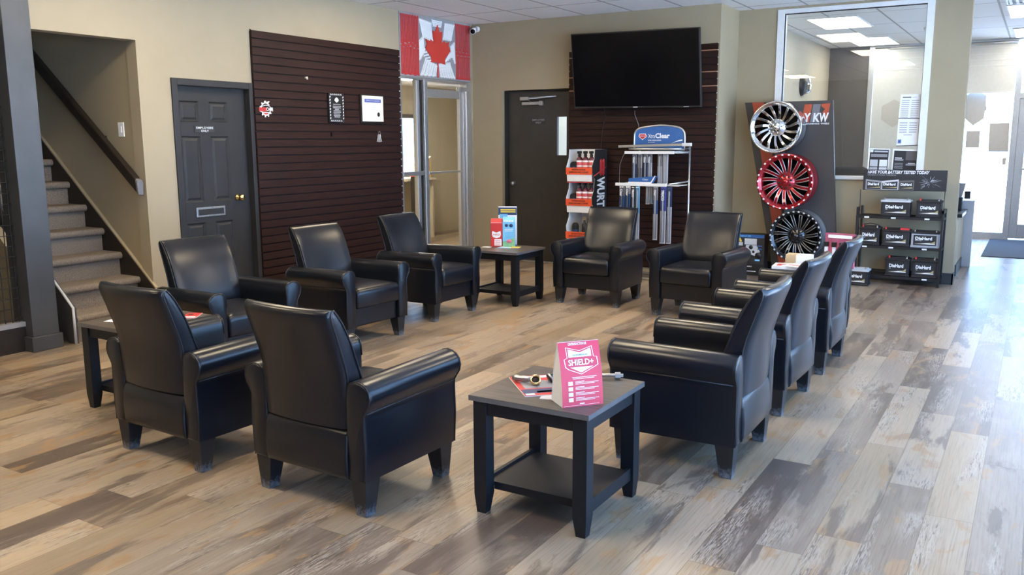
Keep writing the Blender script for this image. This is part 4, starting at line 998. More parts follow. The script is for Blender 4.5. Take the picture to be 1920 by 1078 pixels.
# peg, keys
T(MB().box(xs, xs + 0.02, 6.555, 6.585, 2.168, 2.184).box(xs, xs + 0.008, 6.575, 6.60, 2.160, 2.188).build('wall_peg', m_cream, None, False, (xs, 6.57, 2.175), bev=0.002), 'small cream peg on the slatted panel above the black plaque', 'peg')
t = onwall('key_bunch', 'bunch of keys hanging on the slatted panel below the certificate', 'keys', 7.66, 1.64)
MB().tube([(xs, 7.66, 1.655), (xs + 0.03, 7.66, 1.65), (xs + 0.035, 7.66, 1.66)], 0.004, 6).build('hook', m_steel, t, True)
MB().tube([(xs + 0.025, 7.66 + 0.018*math.cos(a*PI/6), 1.635 + 0.018*math.sin(a*PI/6)) for a in range(12)], 0.002, 5, closed=True).build('ring', m_steel, t, True)
for k in range(5):
    an = -0.35 + k*0.17
    Mk = Matrix.Translation((xs + 0.014 + k*0.004, 7.66, 1.622)) @ Matrix.Rotation(an, 4, 'X')
    MB().box(-0.0015, 0.0015, -0.010, 0.010, -0.03, 0.0, M=Mk).box(-0.001, 0.001, -0.005, 0.005, -0.085, -0.03, M=Mk).build('key', m_steel if k % 2 else m_lgrey, t, True)
T(MB().box(xs, xs + 0.02, 6.90, 6.906, 1.60, 1.635).box(xs + 0.015, xs + 0.02, 6.90, 6.906, 1.60, 1.65).build('wall_hook', m_black, None, False, (xs, 6.903, 1.62)), 'small black hook on the slatted panel under the black plaque', 'hook')

# ================================================================== WRENCH FLAG above the glass door
fl = thing('wrench_flag', 'red and white flag with maple leaf made of painted wrenches', 'wall art', (XL, 8.84, 2.29))
xf2 = XL + 0.013
MB().box(XL + 0.0005, xf2, 8.118, 9.568, 2.290, 3.005).build('backing_board', m_grey, fl, True)
def wrench_mesh(q, L):
    w = 0.0075
    q.box(0, 0.005, -w, w, 0.02, L - 0.02)
    Mr = Matrix.Translation((0.003, 0, L - 0.012))
    q.lathe([(0.0065, -0.0035), (0.013, -0.0035), (0.013, 0.0035), (0.0065, 0.0035), (0.0065, -0.0035)], 10, axis='x', M=Mr)
    q.prism([(-0.0125, 0.0), (-0.006, -0.004), (-0.0045, 0.009), (0.0045, 0.009), (0.006, -0.004), (0.0125, 0.0), (0.012, 0.014), (0.006, 0.026), (-0.006, 0.026), (-0.012, 0.014)], 0, 0.006, 'x')
    return q
wr_red = wrench_mesh(MB(), 0.30).build('red_wrench', mat('red_wrench_paint', (0.52, 0.035, 0.035), 0.4, 0.0, var=0.15), fl)
wr_wh = wrench_mesh(MB(), 0.20).build('white_wrench', mat('white_wrench_paint', (0.82, 0.84, 0.84), 0.4, 0.0, var=0.05), fl)
used = {}
def place_w(src, y, z, ang, L, L0):
    o = src
    if used.get(src.name): o = src.copy(); C.objects.link(o); o.parent = fl
    used[src.name] = True
    o.location = (0.0132, y - 8.84, z - 2.29); o.rotation_euler = (ang, 0, 0); o.scale = (1, 1, L/L0)
for i in range(14):
    y = 8.145 + i*0.0245
    sp = 0.33 + 0.03*math.sin(i*2.3)
    place_w(wr_red, y, 2.312 + 0.008*math.sin(i*1.7), 0, sp, 0.30); place_w(wr_red, y, 2.325 + sp, 0, 0.985 - 0.325 - sp + 0.012*math.sin(i*3.1), 0.30)
for i in range(12):
    y = 9.245 + i*0.027
    sp = 0.30 + 0.03*math.cos(i*2.1)
    place_w(wr_red, y, 2.312, 0, sp, 0.30); place_w(wr_red, y, 2.325 + sp, 0, 0.985 - 0.325 - sp, 0.30)
def seg(y0, z0, y1, z1):
    L = math.hypot(y1 - y0, z1 - z0)
    place_w(wr_wh, y0, z0, math.atan2(-(y1 - y0), z1 - z0), L, 0.20)
for i in range(11): seg(8.497 + i*0.022, 2.960 - i*0.002, 8.560 + i*0.019, 2.765 - 0.012*(i % 2) - 0.004*i)
for i in range(10): seg(9.205 - i*0.021, 2.965 - 0.003*(i % 2), 9.135 - i*0.018, 2.770 - 0.010*(i % 2))
for i in range(4): seg(8.74 + 0.006*i, 2.968 - i*0.019, 8.95 - 0.006*i, 2.968 - i*0.019)
for i in range(6): seg(8.492 + i*0.018, 2.49 + i*0.020, 8.492 + i*0.014, 2.72 + i*0.010)
for i in range(6): seg(9.215 - i*0.016, 2.50 + i*0.022, 9.20 - i*0.014, 2.755 - i*0.010)
for i in range(12): seg(8.500 + i*0.027, 2.312 + 0.005*(i % 3), 8.610 + i*0.020, 2.515 - i*0.005 - 0.01*(i % 2))
for i in range(12): seg(9.205 - i*0.027, 2.312 + 0.006*(i % 2), 9.095 - i*0.020, 2.505 - i*0.003)
for i in range(6): seg(8.995 + i*0.036, 2.49 + i*0.018, 9.10 + i*0.020, 2.61 + i*0.012)
for i in range(5): seg(8.51 + i*0.03, 2.60 - i*0.028, 8.60 + i*0.032, 2.625 - i*0.03)
L_ = [(8.845, 2.927), (8.890, 2.843), (8.942, 2.856), (8.925, 2.715), (8.985, 2.752), (9.000, 2.728), (9.085, 2.748), (9.068, 2.700), (9.112, 2.641), (8.985, 2.535), (8.998, 2.470), (8.855, 2.487), (8.835, 2.487), (8.705, 2.480), (8.720, 2.535), (8.596, 2.630), (8.632, 2.690), (8.604, 2.740), (8.690, 2.722), (8.705, 2.745), (8.764, 2.712), (8.748, 2.852), (8.800, 2.840)]
MB().prism(L_, xf2, xf2 + 0.014, 'x').build('maple_leaf', mat('leaf_red', (0.58, 0.045, 0.03), 0.5, var=0.12, scale=180, bump=0.3, bscale=300), fl, True)
MB().box(xf2, xf2 + 0.010, 8.838, 8.856, 2.305, 2.487).build('leaf_stem', m_red, fl, True)

# security camera in the corner
t = thing('security_camera', 'white bullet security camera in the ceiling corner beside the flag', 'camera', (-6.32, 9.55, 2.95))
dv = Vector((0.35, -0.85, -0.25)).normalized(); p0 = Vector((-6.29, 9.53, 2.925))
MB().cyl((-6.30, 9.634, 2.95), (-6.30, 9.60, 2.95), 0.035, 18).cyl((-6.30, 9.61, 2.95), p0, 0.014, 10).build('mount', m_white, t, True)
q = MB(); q.cyl(p0 - dv*0.05, p0 + dv*0.085, 0.036, 20); q.build('housing', m_white, t, True)
q = MB(); q.cyl(p0 + dv*0.084, p0 + dv*0.088, 0.030, 20); q.build('lens', m_screen, t, True)

# ================================================================== TELEVISION
tv = thing('television', 'large black wall mounted television over the slatted panel', 'television', (-4.07, YT, 2.35))
a_, b_, c_, d_ = Vector((-4.800, 9.42, 1.921)), Vector((-3.240, 9.42, 1.897)), Vector((-3.268, 9.36, 2.775)), Vector((-4.826, 9.36, 2.769))
ux = (b_ - a_).normalized(); vz = (d_ - a_).normalized(); wn_ = ux.cross(vz)            # wn_ points at the viewer
W_, HH = (b_ - a_).length, (d_ - a_).length
Mt = frame3(a_, ux, vz)
MB().box(0, W_, 0, HH, -0.045, 0.0, M=Mt).build('bezel', m_black, tv, True, bev=0.004)
MB().box(0.012, W_ - 0.012, 0.018, HH - 0.012, 0.0, 0.0012, M=Mt).build('screen', m_screen, tv, True)
q = MB(); q.box(W_*0.5 - 0.028, W_*0.5 + 0.028, 0.003, 0.013, 0.0, 0.0016, M=Mt); q.box(W_*0.87, W_*0.91, 0.004, 0.010, 0.0, 0.0014, M=Mt); q.build('badge', m_lgrey, tv, True)
MB().box(-4.30, -3.80, 9.44, 9.603, 2.10, 2.60).build('wall_bracket', m_matte, tv, True)
def cable(path, m, label):
    T(MB().tube(path, 0.003, 6).build('cable', m, None, False, path[-1]), label, 'cable', 'cables hanging below the television')
cable([(-4.45, 9.50, 1.93), (-4.47, 9.58, 1.83), (-4.52, 9.595, 1.62), (-4.53, 9.595, 1.45), (-4.50, 9.595, 1.2)], m_stringer, 'dark cable hanging below the left half of the television')
cable([(-4.06, 9.50, 1.88), (-4.09, 9.57, 1.84), (-4.05, 9.595, 1.72), (-4.03, 9.595, 1.5), (-4.03, 9.6, 1.2)], m_grey, 'grey cable hanging below the middle of the television')
cable([(-4.20, 9.595, 1.42), (-4.24, 9.597, 1.36), (-4.28, 9.598, 1.26), (-4.285, 9.598, 1.05), (-4.27, 9.598, 0.9)], m_grey, 'thin grey cable on the slatted panel between the two display stands')

# ================================================================== SPRAY BOTTLE DISPLAY
ds = thing('display_stand', 'white and black cardboard display stand of red spray bottles', 'display stand', (-4.6, 9.35, 0))
x0, x1, yb_, yf_ = -4.765, -4.43, 9.56, 9.20
rows = [1.195, 0.832, 0.445, 0.06]
fz = [(0.0, 9.17), (0.10, 9.15), (0.20, 9.17), (0.28, 9.24), (0.40, 9.22), (0.46, 9.165), (0.545, 9.15), (0.64, 9.22), (0.74, 9.23), (0.81, 9.165), (0.885, 9.15), (0.98, 9.215), (1.10, 9.23), (1.165, 9.165), (1.24, 9.15), (1.34, 9.215), (1.44, 9.225)]
outl = [(y, z) for z, y in fz] + [(yb_, 1.44), (yb_, 0.0)]
q = MB(); q.prism(outl, x0, x0 + 0.006, 'x'); q.build('side_panel', m_white, ds, True)
q = MB(); q.prism(outl, x1 - 0.006, x1 - 0.003, 'x', 0); q.prism(outl, x1 - 0.003, x1, 'x', 1); sp = q.build('side_panel', [m_white, m_matte], ds, True)
MB().box(x0, x1, yb_ - 0.006, yb_, 0, 1.44).build('back_panel', m_white, ds, True)
for r in rows:
    MB().box(x0 + 0.006, x1 - 0.006, 9.16, yb_ - 0.006, r - 0.02, r).build('shelf', m_white, ds, True)
    q = MB(); q.hexa([(x0 - 0.002, 9.147, r - 0.045), (x1 + 0.002, 9.147, r - 0.045), (x1 + 0.002, 9.155, r - 0.045), (x0 - 0.002, 9.155, r - 0.045)], [(x0 - 0.002, 9.143, r + 0.035), (x1 + 0.002, 9.143, r + 0.035), (x1 + 0.002, 9.15, r + 0.035), (x0 - 0.002, 9.15, r + 0.035)])
    fs_ = q.build('price_strip', m_orange, ds, True)
    q = MB(); q.text('INTERIOR DETAILER', ((x0 + x1)/2, 9.1405, r + 0.005), (1, 0, 0), (0, 0, 1), 0.017, tw=0.18, align='c', bold=0.015); q.text('BRAKE AND PARTS CLEANER', ((x0 + x1)/2, 9.1425, r - 0.024), (1, 0, 0), (0, 0, 1), 0.017, tw=0.25, align='c', bold=0.015)
    q.build('lettering', m_ink, fs_, True)
    MB().hexa([(x0 + 0.006, 9.165, r - 0.125), (x1 - 0.006, 9.165, r - 0.125), (x1 - 0.006, 9.17, r - 0.125), (x0 + 0.006, 9.17, r - 0.125)], [(x0 + 0.006, 9.155, r - 0.045), (x1 - 0.006, 9.155, r - 0.045), (x1 - 0.006, 9.16, r - 0.045), (x0 + 0.006, 9.16, r - 0.045)]).build('front_lip', m_white, ds, True) if r > 0.2 else None
q = MB(); q.text('WURTH', (x1 + 0.0005, 9.30, 1.12), (0, 0, -1), (0, 1, 0), 0.19, tw=0.435, bold=0.04); q.build('lettering', m_paper, sp, True)
q = MB()
for s in (0, 1):
    yy = 9.36 + s*0.075
    q.prism([(yy, 1.16), (yy + 0.062, 1.16), (yy + 0.062, 1.30), (yy, 1.30)], x1, x1 + 0.0015, 'x') if s == 0 else q.prism([(yy - 0.006, 1.16), (yy + 0.056, 1.16), (yy + 0.056, 1.30), (yy - 0.006, 1.30)], x1, x1 + 0.0015, 'x')
    q.lathe([(0, x1 + 0.0013), (0.03, x1 + 0.0013), (0.03, x1)], 18, axis='x', M=Matrix.Translation((0, yy + 0.031 - 0.006*s, 1.30))); q.lathe([(0, x1 + 0.0012), (0.03, x1 + 0.0012), (0.03, x1)], 18, axis='x', M=Matrix.Translation((0, yy + 0.031 - 0.006*s, 1.16)))
q.build('emblem', m_red, sp, True)
q = MB(); q.tube([(x1 + 0.003, 9.20, 1.135), (x1 + 0.003, 9.55, 1.235)], 0.006, 6); q.box(x0, x1, 9.168, 9.176, 1.055, 1.063); q.build('edge_line', m_red, ds, True)
def make_bottle(label):
    t = thing('spray_bottle', label, 'spray bottle', (0, 0, 0), 0, 'red spray bottles in the cardboard display')
    MB().lathe([(0.0, 0.0), (0.036, 0.0), (0.038, 0.006), (0.038, 0.125), (0.034, 0.142), (0.016, 0.160), (0.014, 0.172), (0.0, 0.172)], 20).build('bottle', mat('dark_red_liquid_plastic', (0.10, 0.015, 0.03), 0.25, var=0.1), t)
    q = MB(); q.lathe([(0.0384, 0.018), (0.0386, 0.02), (0.0386, 0.118), (0.0384, 0.12)], 20); q.lathe([(0.0388, 0.098), (0.0389, 0.099), (0.0389, 0.117), (0.0388, 0.118)], 20, 1); q.lathe([(0.0388, 0.045), (0.0389, 0.046), (0.0389, 0.060), (0.0388, 0.061)], 20, 1)
    q.build('label_band', [mat('pink_red_label', (0.62, 0.10, 0.10), 0.45, var=0.1), m_paper], t)
    q = MB(); q.lathe([(0.0, 0.165), (0.017, 0.165), (0.017, 0.185), (0.011, 0.19), (0.011, 0.20), (0.0, 0.20)], 14); q.box(-0.012, 0.012, -0.048, 0.030, 0.197, 0.226); q.hexa([(-0.006, -0.040, 0.160), (0.006, -0.040, 0.160), (0.006, -0.030, 0.160), (-0.006, -0.030, 0.160)], [(-0.006, -0.035, 0.20), (0.006, -0.035, 0.20), (0.006, -0.015, 0.20), (-0.006, -0.015, 0.20)])
    q.build('trigger_head', m_black, t, bev=0.003)
    return t
bt = None
spots = [(-4.631, 1.195, 'red spray bottle on the top shelf of the cardboard display, left of its row'), (-4.554, 1.195, 'red spray bottle on the top shelf of the cardboard display, middle of its row'), (-4.477, 1.195, 'red spray bottle on the top shelf of the cardboard display, against the black side'),
         (-4.632, 0.832, 'red spray bottle on the second shelf of the cardboard display, leftmost of three'), (-4.554, 0.832, 'red spray bottle on the second shelf of the cardboard display, middle of three'), (-4.477, 0.832, 'red spray bottle on the second shelf of the cardboard display, rightmost of three')]
for x, z, lb in spots:
    if bt is None: bt = make_bottle(lb); bt.location = (x, 9.235, z)
    else: dup(bt, (x, 9.235, z), 0, lb)
def blackcan(x, z, h, label):
    t = thing('spray_can', label, 'spray can', (x, 9.25, z), 0, 'black caps in the cardboard display')
    MB().lathe([(0, 0), (0.042, 0), (0.043, h*0.7), (0.036, h*0.9), (0.02, h), (0, h)], 20).build('can', m_matte, t)
    MB().lathe([(0.0432, h*0.05), (0.0436, h*0.06), (0.0436, h*0.4), (0.0432, h*0.42)], 20).build('label_band', m_dblue, t)
blackcan(-4.714, 1.197, 0.10, 'short black can on the top shelf of the cardboard display')
blackcan(-4.714, 0.834, 0.09, 'short black can on the second shelf of the cardboard display')
blackcan(-4.690, 0.447, 0.13, 'black can on the lowest visible shelf of the cardboard display')
t = thing('brown_bottle', 'small brown bottle with gold cap on the lowest visible shelf of the cardboard display', 'bottle', (-4.575, 9.26, 0.447))
MB().lathe([(0, 0), (0.032, 0), (0.033, 0.11), (0.013, 0.14), (0.013, 0.165), (0, 0.165)], 18).build('bottle', m_ink, t); MB().lathe([(0, 0.205), (0.016, 0.205), (0.017, 0.165), (0.0, 0.165)], 16).build('cap', m_gold, t)

# ================================================================== WIPER BLADE RACK
rk = thing('wiper_rack', 'silver tube rack of wiper blades with a blue header sign', 'display rack', (-3.65, 9.30, 0))
R_ = 0.011
q = MB(); q.tube([(-3.335, 9.36, 0.02), (-3.335, 9.36, 1.47)], R_, 10); q.tube([(-3.93, 9.36, 0.02), (-3.93, 9.36, 1.06)], R_, 10)
q.tube([(-3.335, 9.36, 0.02), (-3.335, 8.98, 0.02), (-3.93, 8.98, 0.02), (-3.93, 9.36, 0.02), (-3.335, 9.36, 0.02)], R_, 8)
q.tube([(-3.335, 9.36, 1.09), (-3.46, 9.08, 1.065)], 0.009, 8); q.tube([(-3.93, 9.36, 1.08), (-4.02, 9.08, 1.06)], 0.009, 8); q.tube([(-3.335, 9.36, 1.42), (-3.44, 9.12, 1.415)], 0.009, 8); q.tube([(-3.93, 9.36, 1.06), (-3.93, 9.36, 1.5)], R_, 10)
q.tube([(-3.335, 9.36, 1.45), (-3.40, 9.11, 1.448), (-3.47, 9.10, 1.447), (-3.88, 9.10, 1.447), (-3.95, 9.11, 1.448), (-3.93, 9.36, 1.45)], 0.011, 8)
q.build('tube_frame', m_silver, rk, True)
key = [(-3.930, 1.44), (-3.930, 1.50), (-3.930, 1.591), (-3.919, 1.633), (-3.887, 1.665), (-3.816, 1.685), (-3.624, 1.704), (-3.447, 1.687), (-3.383, 1.665), (-3.351, 1.633), (-3.341, 1.591), (-3.339, 1.50), (-3.339, 1.44)]
arch = []
for i in range(1, len(key) - 2):
    p0, p1, p2, p3 = key[i-1], key[i], key[i+1], key[i+2]
    for j in range(4):
        f = j/4
        arch.append(tuple(0.5*(2*p1[c] + (p2[c] - p0[c])*f + (2*p0[c] - 5*p1[c] + 4*p2[c] - p3[c])*f*f + (3*p1[c] - p0[c] - 3*p2[c] + p3[c])*f**3) for c in (0, 1)))
arch = [(x, 9.20, z) for x, z in [key[0]] + arch + key[-2:]] + [(-3.64, 9.20, 1.435)]
MB().tube(arch, 0.0105, 8, closed=True).build('header_tube', m_silver, rk, True)
pan = [(p[0]*0.97 - 3.635*0.03, 1.445 + (p[2] - 1.44)*0.955) for p in arch[:-1]]
hd = MB().prism(pan, 9.197, 9.203, 'y').build('header_sign', m_blue, rk, True)
yh = 9.1965
q = MB(); q.text('Xtra', (-3.765, yh, 1.566), (1, 0, 0), (0, 0, 1), 0.046, 0, tw=0.080); q.text('Clear', (-3.681, yh, 1.566), (1, 0, 0), (0, 0, 1), 0.051, 0, tw=0.170, bold=0.03); q.text('BEAM WIPER BLADES', (-3.765, yh, 1.535), (1, 0, 0), (0, 0, 1), 0.013, 0, tw=0.155, bold=0.02); q.text('ALL WEATHER', (-3.765, yh, 1.515), (1, 0, 0), (0, 0, 1), 0.009, 0, tw=0.08)
q.prism([(-3.50, 1.505), (-3.40, 1.545), (-3.365, 1.548), (-3.365, 1.535), (-3.43, 1.525)], yh - 0.0004, yh, 'y')
q.build('lettering', m_paper, hd, True)
q = MB(); q.prism([(-3.870, 1.615), (-3.792, 1.615), (-3.792, 1.60), (-3.78, 1.60), (-3.78, 1.578), (-3.797, 1.572), (-3.831, 1.545), (-3.865, 1.572), (-3.876, 1.578), (-3.876, 1.60), (-3.870, 1.60)], yh - 0.0004, yh, 'y', 0)
q.prism([(-3.864, 1.609), (-3.798, 1.609), (-3.803, 1.573), (-3.831, 1.553), (-3.859, 1.573)], yh - 0.0012, yh - 0.0004, 'y', 1); q.box(-3.872, -3.784, yh - 0.0018, yh - 0.0004, 1.580, 1.597, 1)
q.text('CARQUEST', (-3.828, yh - 0.002, 1.5835), (1, 0, 0), (0, 0, 1), 0.0105, 0, tw=0.080, align='c'); q.build('emblem', [m_paper, m_red], hd, True)
q = MB(); q.box(-4.005, -3.425, 9.10, 9.12, 1.392, 1.424); q.box(-3.93, -3.35, 9.12, 9.36, 1.40, 1.408); q.build('shelf', m_wmetal, rk, True, bev=0.002)
q = MB(); q.box(-4.085, -3.480, 9.04, 9.06, 1.040, 1.073); q.box(-4.02, -3.35, 9.06, 9.36, 1.045, 1.053); q.build('shelf', m_wmetal, rk, True, bev=0.002)
t = thing('silver_strip', 'long silver strip lying across the top of the wiper rack', 'strip', (-3.66, 9.13, 1.47))
q = MB(); q.hexa([(-4.07, 9.075, 1.462), (-3.24, 9.075, 1.482), (-3.24, 9.115, 1.482), (-4.07, 9.115, 1.462)], [(-4.07, 9.075, 1.488), (-3.24, 9.075, 1.508), (-3.24, 9.115, 1.508), (-4.07, 9.115, 1.488)]); q.build('bar', m_silver, t, True)
q = MB(); q.box(-3.325, -3.225, 9.070, 9.12, 1.476, 1.512); q.build('end_clip', m_lgrey, t, True, bev=0.004)
def pack(x, y, zt, L, w, cols, label, grp, txt=None, tcol=None):
    t = thing('wiper_pack', label, 'wiper blade pack', (x, y, zt - L), 0, grp)
    q = MB(); q.box(-w/2, w/2, -0.003, 0.0, 0.0, L); z = L
    ms = []; c = MB()
    for frac, m in cols:
        if m not in ms: ms.append(m)
        if frac > 0: c.box(-w/2, w/2, -0.0045, 0.0, z - L*frac, z, ms.index(m))
        z -= L*abs(frac)
    c.build('card', ms, t)
    MB().box(-w*0.40, w*0.40, -0.026, -0.005, 0.012, L*0.985).build('blister', m_blister, t, bev=0.004)
    MB().box(-0.006, 0.006, -0.020, -0.008, 0.02, L*0.93).build('blade', m_lgrey if len(label) % 2 else m_steel, t)
    if txt:
        q = MB(); q.text(txt, (-w*0.22, -0.0272, L - 0.03), (0, 0, -1), (1, 0, 0), w*0.45, 0, w*0.42, bold=0.02); q.build('lettering', tcol or m_paper, t)
G1, G2 = 'wiper packs on the upper rack shelf', 'wiper packs hanging from the lower rack shelf'
pack(-3.895, 9.14, 1.388, 0.305, 0.050, [(0.35, m_grey), (0.65, m_dblue)], 'slim grey and navy wiper pack at the left end of the upper rack shelf', G1, 'Clear')
pack(-3.835, 9.15, 1.388, 0.305, 0.050, [(0.5, m_lgrey), (0.5, m_grey)], 'clear wiper pack with pale blade, second on the upper rack shelf', G1)
pack(-3.765, 9.14, 1.388, 0.305, 0.052, [(0.3, m_lgrey), (0.7, m_dblue)], 'navy wiper pack third from left on the upper rack shelf', G1, 'Xtra')
pack(-3.712, 9.14, 1.388, 0.305, 0.050, [(0.3, m_grey), (0.7, m_lgrey)], 'pale wiper pack in the middle of the upper rack shelf', G1, 'Clear')
pack(-3.600, 9.15, 1.388, 0.325, 0.052, [(0.4, m_grey), (0.6, m_lgrey)], 'grey wiper pack right of the dark gap on the upper rack shelf', G1)
pack(-3.535, 9.15, 1.388, 0.325, 0.062, [(1.0, m_lgrey)], 'broad white wiper pack at the right end of the upper rack shelf', G1)
pack(-3.990, 9.02, 1.038, 0.44, 0.062, [(0.25, m_grey), (0.75, m_blue)], 'grey and blue wiper pack at the left end of the lower rack row', G2, 'Clear')
pack(-3.918, 9.02, 1.038, 0.44, 0.058, [(0.2, m_lgrey), (0.8, m_blue)], 'blue wiper pack second from left in the lower rack row', G2, 'Clear')
pack(-3.848, 9.015, 1.038, 0.56, 0.050, [(0.55, m_ink), (0.45, m_grey)], 'black wiper pack with white brand lettering in the lower rack row', G2, 'TRICO')
pack(-3.800, 9.02, 1.038, 0.60, 0.046, [(0.5, m_lblue), (0.5, m_lgrey)], 'light blue wiper pack in the lower rack row', G2)
pack(-3.715, 9.10, 1.038, 0.20, 0.045, [(1.0, m_lgrey)], 'short pale wiper pack left of the gap in the lower rack row', G2)
pack(-3.665, 9.10, 1.038, 0.195, 0.045, [(1.0, m_grey)], 'short grey wiper pack beside the gap in the lower rack row', G2)
pack(-3.588, 9.02, 1.038, 0.585, 0.052, [(0.25, m_grey), (0.26, m_blue), (0.49, m_lgrey)], 'long wiper pack with blue middle and white lower half in the lower rack row', G2, 'Clear')
pack(-3.497, 9.015, 1.038, 0.62, 0.066, [(0.42, mat('violet_blue_print', (0.03, 0.04, 0.30), 0.45, var=0.1)), (0.58, m_lgrey)], 'long wiper pack with violet blue head in the lower rack row', G2, 'TRICO')
pack(-3.432, 9.03, 1.038, 0.62, 0.055, [(0.35, m_dblue), (0.65, m_lgrey)], 'long navy and white wiper pack at the right end of the lower rack row', G2)
t = thing('wiper_tray', 'blue cardboard tray with a white front edge on the lower shelf of the wiper rack', 'tray', (-3.75, 9.08, 1.073))
MB().hexa([(-3.925, 9.045, 1.073), (-3.66, 9.045, 1.073), (-3.66, 9.12, 1.073), (-3.925, 9.12, 1.073)], [(-3.925, 9.045, 1.125), (-3.615, 9.045, 1.15), (-3.615, 9.12, 1.15), (-3.925, 9.12, 1.125)]).build('body', m_blue, t, True)
q = MB(); q.prism([(-3.928, 1.073), (-3.655, 1.073), (-3.605, 1.155), (-3.615, 1.158), (-3.662, 1.086), (-3.928, 1.086)], 9.041, 9.045, 'y'); q.text('Clear', (-3.76, 9.0445, 1.105), (1, 0, 0), (0, 0, 1), 0.02, 0, 0.022); q.build('print', m_paper, t, True)

# ================================================================== WHEEL DISPLAY
wb = thing('wheel_board', 'tall slanted charcoal display board carrying three alloy wheels', 'display board', (-2.3, 10.12, 0))
bd = [(-2.955, 1.960), (-1.990, 1.962), (-1.845, 0.0), (-2.545, 0.0)]
MB().prism(bd, 10.09, 10.13, 'y').build('board', mat('charcoal_board', (0.045, 0.043, 0.042), 0.5, var=0.06, scale=3), wb, True)
def strip(f0, f1, m, y=10.088):
    def e(f, z): return (-2.955 + (1.96 - z)*0.2092 + f, z)
    return MB().prism([e(f0, 1.958), e(f1, 1.958), e(f1, 0.01), e(f0, 0.01)], y, 10.0905, 'y').build('stripe', m, wb, True)
mo = mat('rust_orange_print', (0.48, 0.075, 0.03), 0.5, var=0.06); mg_ = mat('slate_grey_print', (0.17, 0.17, 0.19), 0.5, var=0.05)
strip(0.085, 0.215, mo); strip(0.245, 0.36, mg_)
q = MB()
for k, m in enumerate((0, 1, 0)):
    x = -2.300 + k*0.092
    q.prism([(x - 0.012, 1.73), (x + 0.068, 1.73), (x + 0.095, 1.925), (x + 0.015, 1.925)] if k < 2 else [(x + 0.02, 1.83), (x + 0.050, 1.87), (x + 0.01, 1.90), (x + 0.01, 1.925), (x + 0.10, 1.93), (x + 0.080, 1.76), (x + 0.05, 1.80)], 10.087, 10.0905, 'y', m)
q.build('emblem', [mo, mg_], wb, True)
q = MB()
for ch, x in (('Y', -2.285), ('K', -2.190), ('W', -2.122)): q.text(ch, (x, 10.0865, 1.735), (1, 0, 0), (0, 0, 1), 0.092, 0, tw=0.072 if ch != 'W' else 0.098, bold=0.035, shear=0.1)
q.text('PERFORMANCE  WHEELS', (-2.285, 10.0865, 1.705), (1, 0, 0), (0, 0, 1), 0.017, 0, tw=0.27, bold=0.02)
q.build('lettering', m_paper, wb, True)
